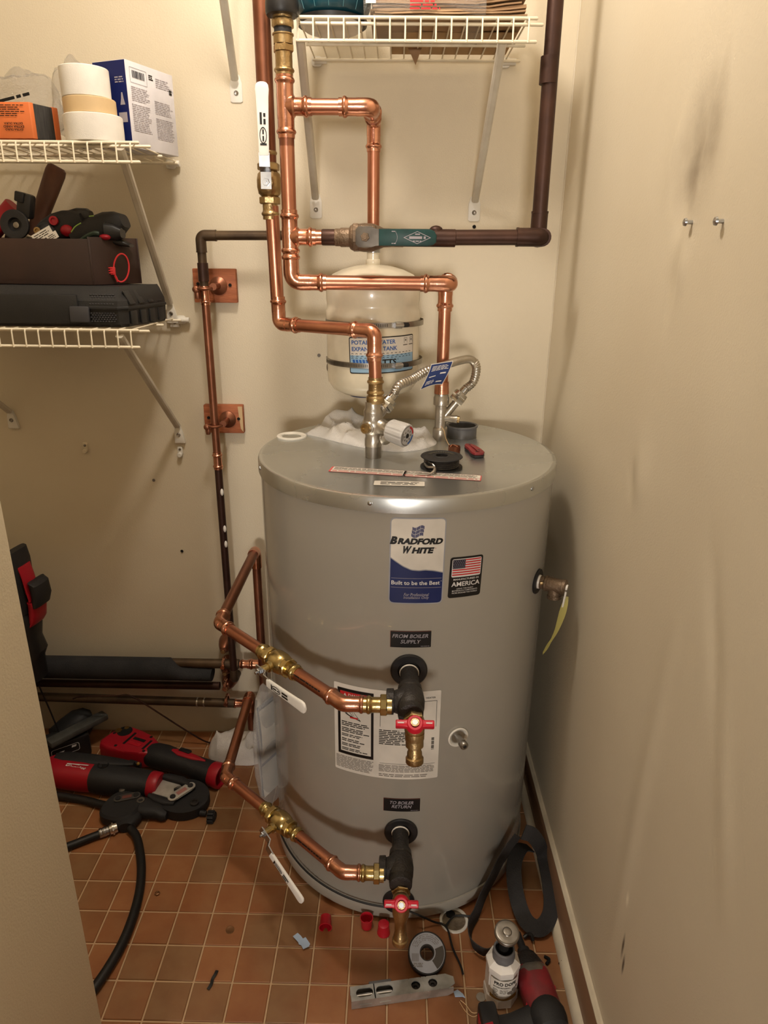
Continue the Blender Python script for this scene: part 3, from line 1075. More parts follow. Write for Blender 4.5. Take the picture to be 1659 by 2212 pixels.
ball_valve('ball_valve', 'brass ball valve with white lever pointing up beside the black capped riser', (hx - .003, hy, 1.492), (0, 0, 1), (0, -1, 0), (.012, -.0, 1), .0135, hl=.165, body_m=BRASSD, off=.034)

# cold water manifold
r2 = 0.0138
rx, ry = -0.2335, 0.02
cp = thing('cold_water_pipe', 'copper cold water manifold with two press tees under a black cap', 'pipe', (.077, .099, 1.10))
pipe((rx, ry, 1.70), (rx, ry, 1.55), r2, COPPER, cp)
pipe((rx, ry, 1.58), (rx, ry, 1.43), r2, COPPER, cp)
tee((rx, ry, 1.615), (0, 0, 1), (1, 0, 0), r2, .052, .048, cp)
tee((rx, ry, 1.394), (0, 0, 1), (1, 0, 0), r2, .048, .050, cp)
pipe((rx, ry, 1.39), (rx, ry, 1.33), r2, COPPER, cp)
# brass stack under the cap
b = B()
fit_end(b, (rx, ry, 1.690), (0, 0, -1), .028, r2)
b.lathe((rx, ry, 1.690), (0, 0, 1), [(0, r2 * 1.1), (.012, r2 * 1.1)], 18)
b.build('brass_adapter', BRASSD, cp)
b = B(); b.hexn((rx, ry, 1.699), (0, 0, 1), .012, r2 * 1.36); b.lathe((rx, ry, 1.711), (0, 0, 1), [(0, r2 * 1.25), (.013, r2 * 1.25), (.014, r2 * 1.38), (.016, r2 * 1.38), (.0165, r2 * 1.1)], 24)
b.build('brass_union', BRASSD, cp)
b = B(); b.lathe((rx, ry, 1.727), (0, 0, 1), [(0, r2 * 1.14), (.010, r2 * 1.14)], 20); b.build('rubber_ring', BLACKM, cp)
b = B(); b.hexn((rx, ry, 1.736), (0, 0, 1), .014, r2 * 1.42, 8); b.lathe((rx, ry, 1.75), (0, 0, 1), [(0, r2 * 1.25), (.016, r2 * 1.25)], 20)
b.build('brass_nut', BRASSD, cp)
b = B(); b.lathe((rx, ry, 1.7535), (0, 0, 1), [(0, .020), (.0005, .0275), (.004, .0292), (.018, .0292), (.024, .0284), (.0255, .0265), (.022, .0245), (.021, .004)], 40)
o = b.build('end_cap', BLACKP, cp); o['label'] = 'black plastic cap'
# expansion tank branch
ex, ey = -0.077, 0.165
pipe((rx + .03, ry, 1.615), (ex - .02, ry, 1.615), r2, COPPER, cp)
elbow((ex, ry, 1.615), (-1, 0, 0), (0, 1, 0), r2, cp)
pipe((ex, ry + .02, 1.615), (ex, ey - .02, 1.615), r2, COPPER, cp)
elbow((ex, ey, 1.615), (0, -1, 0), (0, 0, -1), r2 * .92, cp)
pipe((ex, ey, 1.60), (ex, ey, 1.372), r2 * .92, COPPER, cp)
# lower run to the heater inlet
elbow((rx, ry, 1.311), (0, 0, 1), (1, 0, 0), r2, cp, cr=r2 * 2.4)
pipe((rx + .035, ry, 1.311), (.06, ry, 1.311), r2, COPPER, cp)
elbow((.080, ry, 1.311), (-1, 0, 0), (0, 1, 0), r2, cp)
elbow((.076, .099, 1.313), (0, -1, 0), (0, 0, -1), r2, cp)
pipe((.080, ry + .015, 1.311), (.076, .09, 1.313), r2, COPPER, cp)
pipe((.076, .099, 1.295), (.076, .099, 1.085), r2 * .95, COPPER, cp)
b = B(); b.lathe((.076, .099, 1.080), (0, 0, 1), [(0, r2 * 1.2), (.022, r2 * 1.12), (.026, r2 * 1.12)], 18); b.build('copper_adapter', COPPERF, cp)
# spur to the green handled valve
pipe((rx + .04, ry, 1.394), (-.155, ry, 1.394), r2, COPPERF, cp)

# old valve and old main to the right
dm = thing('old_main_pipe', 'dark tarnished copper pipe dropping along the right wall to the green valve', 'pipe', (.25, .03, 1.39))
pipe((-.05, .02, 1.394), (.235, .02, 1.3975), .0142, OLD, dm)
b = B(); b.lathe((-.02, .02, 1.3945), (1, 0, 0), [(0, .0162), (.105, .0162), (.106, .0142)], 20); b.build('coupling', OLD, dm)
elbow((.254, .02, 1.3975), (-1, 0, 0), (0, 1, 0), .0150, dm, OLD, bead=False)
elbow((.2525, .064, 1.3975), (0, -1, 0), (0, 0, 1), .0142, dm, OLD, bead=False)
pipe((.2525, .064, 1.42), (.2465, .064, 2.40), .0145, OLD, dm)
b = B(); b.lathe((.2485, .064, 1.662), (-.0045, 0, 1), [(0, .0145), (0, .0168), (.044, .0168), (.044, .0145)], 22); b.build('coupling', OLD, dm)
pipe((.048, .03, 1.408), (.048, .25, 1.405), .0095, OLDG, dm, 'side_branch')
b = B(); b.sphere((.048, .02, 1.4085), (.013, .010, .0085)); b.build('branch_boss', OLD, dm)

gv = thing('shutoff_valve', 'old bronze shutoff valve with long green lever above the expansion tank', 'valve', (-.08, .02, 1.394))
b = B()
b.lathe((-.165, .02, 1.394), (1, 0, 0), [(.018, .0150), (.020, .0160), (.028, .0160), (.030, .0175), (.046, .0175), (.048, .021), (.052, .0235), (.075, .026), (.092, .0255), (.104, .021), (.112, .0175), (.128, .0165), (.150, .0165), (.152, .0148)], 26)
b.build('valve_body', BRONZE, gv)
b = B(); b.lathe((-.172, .02, 1.394), (1, 0, 0), [(0, .0142), (.002, .0150), (.026, .0150)], 22); o_ = b.build('scorched_end', OLD, gv); o_['label'] = 'heat-blackened pipe end'
b = B(); b.hexn((-.112, .02, 1.394), (1, 0, 0), .012, .0265, 8); b.box((-.084, .008, 1.4055), (.036, .034, .022), bev=.006); b.build('valve_bonnet', BRONZE, gv)
b = B()
b.lathe((-.087, .004, 1.394), (0, -1, 0), [(0, .020), (.014, .019), (.014, .012), (.018, .012)], 20)
b.build('packing_gland', BRONZE, gv)
lo_, = (V((-.087, -.0145, 1.394)),)
b = B(); b.prism([(-.018, -.013), (-.012, -.018), (.012, -.018), (.020, -.0145), (.042, -.0135), (.042, .0135), (.020, .0145), (.012, .019), (-.012, .019), (-.018, .013)], lo_, (1, 0, 0), (0, 0, 1), .0028, .0006)
lev = b.build('lever', STEELD, gv)
b = B(); b.hexn(lo_ + V((0, -.0028, 0)), (0, -1, 0), .006, .0085); b.lathe(lo_ + V((0, -.0088, 0)), (0, -1, 0), [(0, .0045), (.004, .0042)], 12); b.build('lever_nut', BRONZE, lev)
b = B(); b.prism([(.026, -.0150), (.118, -.0150), (.128, -.0132), (.134, -.008), (.1345, .004), (.130, .012), (.122, .0150), (.026, .0150)], lo_ + V((0, .0022, 0)), (1, 0, 0), (0, 0, 1), .0072, .0022)
gr = b.build('lever_sleeve', TEAL, lev); gr['label'] = 'dark green plastic lever sleeve'
pm = planemap(lo_ + V((0, -.0051, 0)), (1, 0, 0), (0, 0, 1))
b = B()
q = [(.072, 0), (.098, .0112), (.124, 0), (.098, -.0112)]
for (x0, y0), (x1, y1) in zip(q, q[1:] + q[:1]):
    s_ = .90
    b.face([b.bm.verts.new(pm(*c, .0003)) for c in ((x0, y0), (x1, y1), ((x1 - .098) * s_ + .098, y1 * s_), ((x0 - .098) * s_ + .098, y0 * s_))])
fineprint(b, .083, .114, -.0028, .0028, 1, pm, .0003, .8, 0, random.Random(2))
fineprint(b, .094, .103, .0045, .0075, 1, pm, .0003, .7, 0, random.Random(2))
fineprint(b, .090, .106, -.0075, -.0050, 1, pm, .0003, .7, 0, random.Random(4))
for (x0, x1, z) in ((.050, .058, .0105), (.050, .058, -.0105)):
    fineprint(b, x0, x1, z - .001, z + .001, 1, pm, .0003, .8, 0)
for k in range(8):
    a0, a1 = -.7 + k * .175, -.7 + (k + 1) * .175
    p_ = lambda a, rr: pm(.046 + rr * math.cos(a), rr * math.sin(a), .0003)
    b.face([b.bm.verts.new(p_(a0, .0150)), b.bm.verts.new(p_(a1, .0150)), b.bm.verts.new(p_(a1, .0144)), b.bm.verts.new(p_(a0, .0144))])
b.build('sleeve_print', INKL, lev)

# expansion tank
et = thing('expansion_tank', 'cream expansion tank strapped to the back wall, hanging below a copper pipe', 'tank', (ex, ey, 1.066))
er = .1025
b = B()
b.lathe((ex, ey, 1.066), (0, 0, 1), [(0, .010), (0, .045), (.004, .070), (.014, .090), (.030, .1005), (.048, er), (.155, er), (.156, er), (.163, er * 1.012), (.184, er * 1.012), (.190, er * .985), (.198, er * .985), (.206, er), (.228, er), (.244, er * .97), (.258, .088), (.268, .066), (.275, .040), (.278, .018)], 72)
b.build('shell', CREAMP, et)
b = B(); b.hexn((ex, ey, 1.343), (0, 0, 1), .012, .0165, 8); b.lathe((ex, ey, 1.355), (0, 0, 1), [(0, .0135), (.018, .0135)], 20); b.build('neck', CREAMP, et)
b = B(); b.lathe((ex, ey, 1.368), (0, 0, 1), [(0, .0150), (.008, .0150), (.010, .0128)], 20); b.build('neck_collar', ZINC, et)
b = B(); b.lathe((ex - .02, ey + .0, 1.0675), (0, 0, -1), [(0, .034), (.006, .032), (.010, .012)], 24); b.build('air_valve_cap', NAVY, et)
b = B(); b.sphere((ex - er * .98, ey - .015, 1.126), (.003, .004, .009)); b.build('rivet', STEEL, et)
for z in (1.226, 1.143):
    b = B()
    b.lathe((ex, ey, z - .0055), (0, 0, 1), [(0, er + .0006), (0, er + .0022), (.011, er + .0022), (.011, er + .0006)], 72)
    # spare end of the band standing off at the right
    tl = [V((ex + (er + .002 + k * .0012) * math.cos(a), ey + (er + .002 + k * .0012) * math.sin(a), z)) for k, a in enumerate([-.9 + .16 * q for q in range(9)])]
    b.ribbon(tl, .011, .0008, up0=(0, 0, 1))
    # perforation ridges
    st = b.build('band_clamp', STEEL, et)
    b = B()
    a0 = -1.02
    c_ = V((ex + (er + .006) * math.cos(a0), ey + (er + .006) * math.sin(a0), z))
    tg = V((-math.sin(a0), math.cos(a0), 0))
    b.lathe(c_ - tg * .010, tg, [(0, .0055), (.020, .0055)], 14)
    b.box(c_ - V((math.cos(a0), math.sin(a0), 0)) * .002, (.016, .010, .014), Matrix.Rotation(a0 + PI / 2, 3, 'Z'), .002)
    b.build('clamp_screw_housing', ZINC, st)
    b = B(); b.hexn(c_ + tg * .010, tg, .014, .0052); b.build('clamp_screw', BLACKM, st)
    b = B()
    rm = cylmap(er + .0022, ex, ey)
    for k in range(46):
        a = -1.35 + k * .037
        strip(b, a * (er + .0022), (a + .016) * (er + .0022), z - .003, z + .003, rm, .0003, 1)
    b.build('clamp_thread', M('strap_groove_%d' % int(z * 1000), (92, 88, 82), 0.5, 0.6), st)
    b = B(); b.box((ex, ey + er + .022, z), (.05, .042, .02), bev=.002); b.build('wall_bracket', STRUTM, st)
# tank label
tm = cylmap(er, ex, ey, tilt=.03, u0=.03, v0=1.165)
tu0, tu1, tv0, tv1 = -.0485, .1050, 1.1275, 1.2035
b = B(); rounded(b, tu0, tu1, tv0, tv1, .004, tm, .0006, 30); tl = b.build('tank_label', INK, et); tl['label'] = 'blue and white label on the expansion tank'
b = B(); rounded(b, tu0 + .0022, tu1 - .0022, tv0 + .0022, tv1 - .0022, .003, tm, .0010, 30, lo=lambda u: 1.166); b.build('label_white_field', PAPERW, tl)
b = B(); rounded(b, tu0 + .0022, tu1 - .0022, tv0 + .0022, tv1 - .0022, .003, tm, .0010, 30, hi=lambda u: 1.166); b.build('label_blue_field', INKLB, tl)
b = B()
words(b, [('POTABLE WATER', .0055, 1.1925, .0950, .0088), ('EXPANSION TANK', .0075, 1.1790, .0985, .0088)], tm, .0014, bold=.02)
b.build('tank_lettering', INKB, tl)
b = B()
for z0, n_ in ((1.1685, 15), (1.1635, 13), (1.1595, 15)):
    for k in range(n_):
        x = tu0 + .005 + k * (tu1 - tu0 - .012) / n_
        strip(b, x, x + .0052, lambda u: z0 + .0012 * math.sin((u - x) * 600) - .0005, lambda u: z0 + .0012 * math.sin((u - x) * 600) + .0005, tm, .0014, 4)
words(b, [('WATTS', .0220, 1.1505, .0650, .0130), ('®', .0580, 1.1555, .003, .003)], tm, .0016, bold=.03)
b.build('wave_marks', INK, tl)
b = B()
for k in range(5):
    x = tu0 + .012 + k * .0072
    p = [tm(x - .002, 1.1440, .0014), tm(x + .0032, 1.1440, .0014), tm(x + .0006, 1.1570, .0014), tm(x - .0046, 1.1570, .0014)]
    b.face([b.bm.verts.new(q) for q in p])
b.build('slant_bars', INKB, tl)
b = B()
for cx in (.0790, .0965):
    for (x0, x1, z0, z1) in ((cx - .0045, cx + .0045, 1.1975, 1.1983), (cx - .0045, cx - .0037, 1.1870, 1.1980), (cx + .0037, cx + .0045, 1.1870, 1.1980), (cx - .002, cx + .002, 1.1915, 1.1950)):
        strip(b, x0, x1, z0, z1, tm, .0014, 1)
    fineprint(b, cx - .007, cx + .007, 1.1820, 1.1850, 1, tm, .0014, .7, 0, random.Random(1))
b.build('approval_marks', INKG, tl)

# thin recirculation pipe down the back wall
tp = thing('recirculation_pipe', 'thin half bright half tarnished copper pipe running down the back wall past two wooden blocks', 'pipe', (-.468, .25, .24))
tx_, ty_ = -.468, .25
pipe((.035, ty_, 1.405), (tx_ + .012, ty_, 1.401), .0100, OLDG, tp)
elbow((tx_, ty_, 1.401), (1, 0, 0), (0, 0, -1), .0105, tp, OLDG, bead=False)
pipe((tx_, ty_, 1.39), (tx_, ty_, 1.275), .0100, OLDG, tp)
b = B(); b.lathe((tx_, ty_, 1.303), (0, 0, 1), [(0, .0100), (0, .0122), (.040, .0122), (.040, .0100)], 18); b.build('coupling', OLD, tp)
coupling((tx_, ty_, 1.272), (0, 0, 1), .0098, .042, tp)
pipe((tx_, ty_, 1.262), (tx_, ty_, .88), .0096, COPPERD, tp)
coupling((tx_, ty_, .876), (0, 0, 1), .0098, .044, tp)
pipe((tx_, ty_, .866), (tx_, ty_, .245), .0096, OLD, tp)
elbow((tx_, ty_, .232), (0, 0, 1), (0, 1, 0), .0100, tp, OLDG, bead=False)
for z in (.795, .695, .652):
    b = B(); b.sphere((tx_ + .0065, ty_ - .0070, z), (.0042, .0035, .0095)); b.build('paint_drip', WHITEP, tp)


def mount_block(label, x0, x1, z0, z1, chip):
    t = thing('mounting_block', label, 'wood block', ((x0 + x1) / 2, YB, z0), None)
    b = B(); b.box(((x0 + x1) / 2, YB - .009, (z0 + z1) / 2), (x1 - x0, .018, z1 - z0), bev=.002)
    b.build('board', WOODB, t)
    if chip:
        b = B(); b.prism([(x1 - .012, z1 - .003), (x1 - .001, z1 - .003), (x1 - .001, z0 + .004), (x1 - .007, z0 + .012), (x1 - .010, z0 + .04)], (0, YB - .0182, 0), (1, 0, 0), (0, 0, 1), .0008)
        b.build('bare_edge', WOODL, t)
    cx, cz_ = tx_ + .012, (z0 + z1) / 2
    b = B(); b.lathe((cx + .008, YB - .018, cz_), (0, -1, 0), [(0, .021), (.003, .021), (.007, .015), (.010, .008), (.052, .008)], 28)
    b.tube([(tx_ + .016 * math.cos(a), ty_ + .016 * math.sin(a), cz_ - .004) for a in [2 * PI * k / 20 for k in range(21)]], .0035, 8)
    b.build('bell_hanger', COPPERD, t)
    b = B(); b.lathe((tx_ - .018, ty_ - .004, cz_ - .006), (0, -1, 0), [(0, .0075), (.008, .0075), (.010, .004)], 14); b.box((tx_ - .018, ty_, cz_ - .016), (.010, .010, .022), bev=.002)
    b.build('hanger_ear', COPPERD, t)
    for sx, sz in ((cx + .020, cz_ + .004), (cx + .036, cz_ + .002), (x0 + .012, cz_ + .004)):
        b = B(); b.lathe((sx, YB - .0205, sz), (0, -1, 0), [(0, .0040), (.0006, .0038)], 12); b.build('screw_hole', DARKH, t)


mount_block('upper red-brown wooden block behind the thin pipe', -.508, -.406, 1.253, 1.330, False)
mount_block('lower red-brown wooden block with a bare chipped edge behind the thin pipe', -.508, -.409, .934, 1.006, True)

# ---- mixing valve on the heater
mv = thing('mixing_valve', 'nickel thermostatic mixing valve with pale ribbed knob on the heater lid', 'valve', (-.069, -.051, H - .002))
mx_, my_ = -.069, -.051
b = B(); b.lathe((mx_, my_, H - .0022), (0, 0, 1), [(0, .0165), (.026, .0165), (.026, .0150), (.028, .0150)], 24); b.build('threaded_nipple', STEEL, mv)
b = B()
b.lathe((mx_, my_, 1.000), (0, 0, 1), [(0, .0175), (.014, .0175), (.020, .0160), (.028, .0175), (.048, .0205), (.062, .0190), (.068, .0195), (.072, .0195), (.078, .0165), (.090, .0165)], 28)
kd = V((.80, -.57, -.14)).normalized()
kc = V((mx_ + .004, my_, 1.043))
b.sphere((mx_, my_, 1.042), (.0225, .0225, .026))
b.lathe(kc, kd, [(0, .0165), (.016, .0165), (.020, .0150), (.030, .0150), (.032, .0165), (.037, .0165)], 24)
b.lathe((mx_, my_, 1.040), (-.55, -.83, 0), [(0, .0135), (.020, .0135), (.022, .0115), (.024, .0115)], 22)
b.lathe((mx_ - .004, my_, 1.043), -kd, [(0, .0160), (.012, .0155), (.016, .010)], 22)
b.lathe((mx_ + .006, my_ + .004, 1.060), (.62, .3, .72), [(0, .0125), (.022, .0115)], 20)
b.lathe((mx_ + .022, my_ - .012, 1.022), (.4, -.85, -.35), [(0, .010), (.006, .0125), (.012, .0125), (.014, .009)], 20)
b.build('valve_body', NICKEL, mv)
b = B(); b.lathe(V((mx_, my_, 1.040)) + V((-.55, -.83, 0)).normalized() * .0235, (-.55, -.83, 0), [(0, .0100), (.007, .0100), (.007, .0070), (.003, .0065), (.003, .001)], 20)
b.build('check_port', BRASSD, mv)
k0 = kc + kd * .036
b = B()
sec = []
for t_, rr in ((0, .0195), (.004, .0225), (.034, .0238), (.040, .0238), (.043, .0220)):
    sec.append((t_, rr))
ref = (V((0, 0, 1)) - kd * kd.z).normalized(); bv = kd.cross(ref)
rings = []
for t_, rr in sec:
    ring = []
    for j in range(72):
        a = 2 * PI * j / 72
        rib = .0014 if (j % 6) in (0, 1) and .002 < t_ < .041 else 0
        ring.append(b.bm.verts.new(k0 + kd * t_ + (ref * math.cos(a) + bv * math.sin(a)) * (rr - rib)))
    rings.append(ring)
for i in range(len(rings) - 1):
    for j in range(72):
        b.face((rings[i][j], rings[i][(j + 1) % 72], rings[i + 1][(j + 1) % 72], rings[i + 1][j]))
b.face(rings[-1]); b.face(list(reversed(rings[0])))
kn = b.build('knob', KNOBG, mv, sharp=30); kn['label'] = 'pale grey ribbed knob'
km = planemap(k0 + kd * .0432, -bv if bv.x > 0 else bv, ref)
axu = (V((0, 0, 1)).cross(kd)).normalized()
km = planemap(k0 + kd * .0432, axu, kd.cross(axu))


def sector(b, a0, a1, r0, r1, mapf, lift, n=10):
    for i in range(n):
        x0 = math.radians(a0 + (a1 - a0) * i / n); x1 = math.radians(a0 + (a1 - a0) * (i + 1) / n)
        b.face([b.bm.verts.new(mapf(rr * math.cos(x), rr * math.sin(x), lift)) for rr, x in ((r0, x0), (r1, x0), (r1, x1), (r0, x1))])


b = B(); sector(b, 5, 75, .0155, .0195, km, .0004); b.build('hot_arc', INKR, kn)
b = B(); sector(b, -75, -5, .0155, .0195, km, .0004); b.build('cold_arc', INKB, kn)
b = B(); sector(b, 80, 280, .0185, .0200, km, .0004, 18)
for a in range(0, 360, 45):
    sector(b, a - 9, a + 9, .0085, .0125, km, .0004, 3)
fineprint(b, -.0185, -.0125, -.008, .008, 5, km, .0004, .5, .2, random.Random(5))
b.build('dial_marks', INKG, kn)
b = B(); b.lathe(k0 + kd * .043, kd, [(0, .005), (.0012, .0045)], 16); b.build('knob_screw', BLACKP, kn)

# ---- cold inlet fitting with angled branch
cf = thing('inlet_fitting', 'nickel cold inlet fitting with angled branch rising from the heater lid', 'fitting', (.076, .099, H - .002))
b = B()
b.lathe((.076, .099, H - .0022), (0, 0, 1), [(0, .0165), (.024, .0165), (.028, .0150), (.030, .0125), (.070, .0125), (.078, .0125), (.080, .0170), (.096, .0170), (.098, .0155), (.104, .0155)], 26)
bd = V((.62, .08, .78)).normalized()
b.lathe((.082, .099, 1.026), bd, [(0, .0090), (.046, .0085)], 20)
b.lathe((.076, .099, 1.026), (1, -.2, -.05), [(0, .0085), (.030, .0085), (.033, .0095), (.037, .0095)], 20)
b.build('fitting_body', NICKEL, cf)
b = B(); b.lathe(V((.076, .099, 1.026)) + V((1, -.2, -.05)).normalized() * .036, (1, -.2, -.05), [(0, .0078), (.006, .0078), (.006, .005), (.003, .004), (.003, .001)], 18); b.build('port_plug', BRASSD, cf)
b = B(); b.tube(spline([(.0765, .086, 1.010), (.083, .076, 1.002), (.086, .062, .990), (.092, .05, .9785), (.098, .040, .977)], 5), .0008, 6); b.build('teflon_thread', STRANDM, cf)

# ---- flexible bypass hose
ha = V((.078, .099, 1.026)) + bd * .050
fx = thing('bypass_hose', 'corrugated steel hose arching from mixing valve to inlet fitting with navy tag', 'hose', (.03, .02, 1.06))
sA = V((mx_ + .006, my_ + .004, 1.060)) + V((.62, .3, .72)).normalized() * .020
for c_, d_ in ((sA, V((.62, .3, .72)).normalized()), (ha - bd * .004, bd)):
    b = B(); b.hexn(c_, d_, .016, .0180); b.lathe(c_ + d_ * .016, d_, [(0, .0165), (.008, .0150), (.010, .0095), (.022, .0088)], 20)
    b.build('hose_nut', CHROME, fx)
pA = sA + V((.62, .3, .72)).normalized() * .034
pB = ha + bd * .030
path = spline([pA, pA + V((.010, .006, .018)), V((.008, .012, 1.1240)), V((.036, .034, 1.1370)), V((.075, .055, 1.1465)), V((.108, .072, 1.1545)), V((.134, .084, 1.1560)), V((.148, .092, 1.1390)), (pB + bd * .022 + V((.004, 0, 0))), pB], 18)
rad = []
for i in range(len(path)):
    smooth_part = 0.42 < i / len(path) < 0.70
    rad.append(.0088 if smooth_part else (.0086 if i % 3 else .0100))
b = B(); b.tube(path, rad, 16); b.build('corrugated_tube', NICKEL, fx)
# navy tag: a bent sheet folded over the hose
tagm = lambda u, v, lift=0.0: V((.047 - .012 * (1 - v) ** 1.5 - .006 * v * 0 + u * .046 - .010 * (1 - v), .022 + .012 * u - .010 * math.sin((1 - v) * 1.6) - lift, 1.150 + .006 * u - .052 * (1 - v) + .006 * math.sin(u * 2.4) * (1 - v) + .004))
for nm, lift, m_, mg in (('tag_sheet', 0.0, PAPERW, 0), ('tag_print', .0005, NAVYTAG, .03)):
    b = B()
    n_ = 10
    g = [[b.bm.verts.new(tagm(mg + (1 - 2 * mg) * i / n_, mg + (1 - 2 * mg) * j / n_, lift)) for i in range(n_ + 1)] for j in range(n_ + 1)]
    for j in range(n_):
        for i in range(n_):
            b.face((g[j][i], g[j][i + 1], g[j + 1][i + 1], g[j + 1][i]))
    if nm == 'tag_sheet':
        tg_ = b.build(nm, m_, fx); tg_['label'] = 'navy blue tag folded over the hose'
    else:
        b.build(nm, m_, tg_)
b = B()
rnd = random.Random(6)
fineprint(b, .12, .92, .68, .90, 4, tagm, .0009, .45, .2, rnd)
fineprint(b, .12, .50, .12, .30, 3, tagm, .0009, .45, .2, rnd)
fineprint(b, .14, .45, .42, .50, 1, tagm, .0009, .45, .2, rnd)
strip(b, .60, .86, .50, .56, tagm, .0009, 2); strip(b, .60, .86, .14, .19, tagm, .0009, 2)
b.build('tag_text', INKW, tg_)

# ------------------------------------------------------------------ boiler loops at the front of the heater
r3 = 0.0122


def iron_tee(name, label, z, yt, x0):
    t = thing(name, label, 'pipe fitting', (x0, yt, z - .03))
    b = B(); b.lathe((x0, -R + .004, z), (0, -1, 0), [(0, .0168), (-R - yt - .030 + .004, .0168)], 24); b.build('iron_nipple', IRON, t)
    b = B(); b.lathe((x0, -R - .004, z), (0, -1, 0), [(0, .0176), (.0025, .0185), (.004, .0172)], 24); b.build('thread_tape', PAPERW, t)
    b = B()
    b.lathe((x0, yt + .040, z), (0, -1, 0), [(0, .0185), (.001, .0215), (.013, .0225), (.015, .0205), (.022, .0240), (.040, .0255), (.058, .0240), (.065, .0205), (.067, .0225), (.079, .0215), (.080, .0185)], 30)
    b.lathe((x0, yt, z), (-1, 0, 0), [(0, .0240), (.018, .0225), (.028, .0190), (.029, .0225), (.041, .0220), (.042, .0180)], 28)
    b.build('tee_body', IRON, t)
    return t


def boiler_loop(tag_, z, x0, yt, pts, label, vlabel, hdir, voff):
    """pts: 45 degree corner, far corner, back corner"""
    lp = thing('boiler_pipe', label, 'pipe', pts[0])
    A = V((x0 - .040, yt, z)); P0, P1, P2 = [V(p) for p in pts]
    # brass male adapter into the tee
    b = B()
    b.hexn(A, (-1, 0, 0), .012, .0192, 8)
    b.lathe(A + V((.008, 0, 0)), (-1, 0, 0), [(0, .0160), (.010, .0160)], 20)
    fit_end(b, A - V((.012, 0, 0)), (-1, 0, 0), .030, r3)
    b.build('brass_adapter', BRASS, lp)
    d = (P1 - P0).normalized()
    elbow(P0, (1, 0, 0), d, r3, lp, name='offset_elbow', cr=r3 * 2.0, L=r3 * 2.2)
    pipe(P0 + V((.045, 0, 0)), P0 + V((.02, 0, 0)), r3, COPPER, lp)
    vc = P0 + d * voff
    pipe(P0 + d * .012, vc - d * .02, r3, COPPER, lp)
    pipe(vc + d * .02, P1 - d * .015, r3, COPPER, lp)
    e = (P2 - P1).normalized()
    elbow(P1, -d, e, r3, lp)
    pipe(P1 + e * .02, P2 - e * .012, r3 * .98, COPPERD if tag_ == 'u' else COPPER, lp)
    b = B(); b.tube([P2 - e * .03, P2, P2 - V((0, 0, .05))], r3 * 1.15, 18, r3 * 1.8); b.lathe(P2 - e * .034, e, [(0, r3 * 1.18), (.010, r3 * 1.24), (.012, r3 * 1.15)], 18)
    b.build('elbow', COPPERF, lp)
    pipe(P2 - V((0, 0, .03)), V((P2.x, P2.y, .12 if tag_ == 'u' else .14)), r3 * .95, COPPERD, lp)
    # printed line along the pipe
    s = V((-d.y, d.x, 0)).normalized() * -1
    pm = planemap(P0, d, d.cross(s) * -1)
    s = V((d.y, -d.x, 0))
    if s.y > 0:
        s = -s
    sdir = (s * .80 + V((0, 0, .35))).normalized()
    nrm = sdir
    ay = nrm.cross(d)
    g = lambda u, v, l=0.0: P0 + d * u + (nrm + ay * (v / r3)).normalized() * (r3 + l)
    b = B(); fineprint(b, .05, voff - .045, -.0022, .0012, 1, g, .0003, .7, .1, random.Random(4))
    b.build('pipe_print', INK, lp)
    so = V((d.y, -d.x, 0))
    if so.y > 0:
        so = -so
    hd = (-d * hdir[0] + V((0, 0, -1)) * hdir[1]).normalized()
    ball_valve('ball_valve', vlabel, vc, d, so, hd, r3, hl=.150, off=.044)
    return lp


iron_tee('iron_tee', 'upper black iron tee below the FROM BOILER SUPPLY label', .634, -.400, .0075)
boiler_loop('u', .634, .0075, -.411, [(-.108, -.410, .634), (-.388, -.138, .634), (-.386, .250, .634)],
            'upper copper boiler pipe wrapping round the left of the heater', 'brass ball valve with white lever on the upper boiler pipe', (1, 0), .184)
iron_tee('iron_tee', 'lower black iron tee below the TO BOILER RETURN label', .250, -.398, -.0025)
boiler_loop('l', .250, -.0025, -.411, [(-.113, -.410, .250), (-.398, -.156, .250), (-.405, .158, .250)],
            'lower copper boiler pipe bending back along the floor left of the heater', 'brass ball valve with white lever hanging down from the lower boiler pipe', (.87, .5), .186)


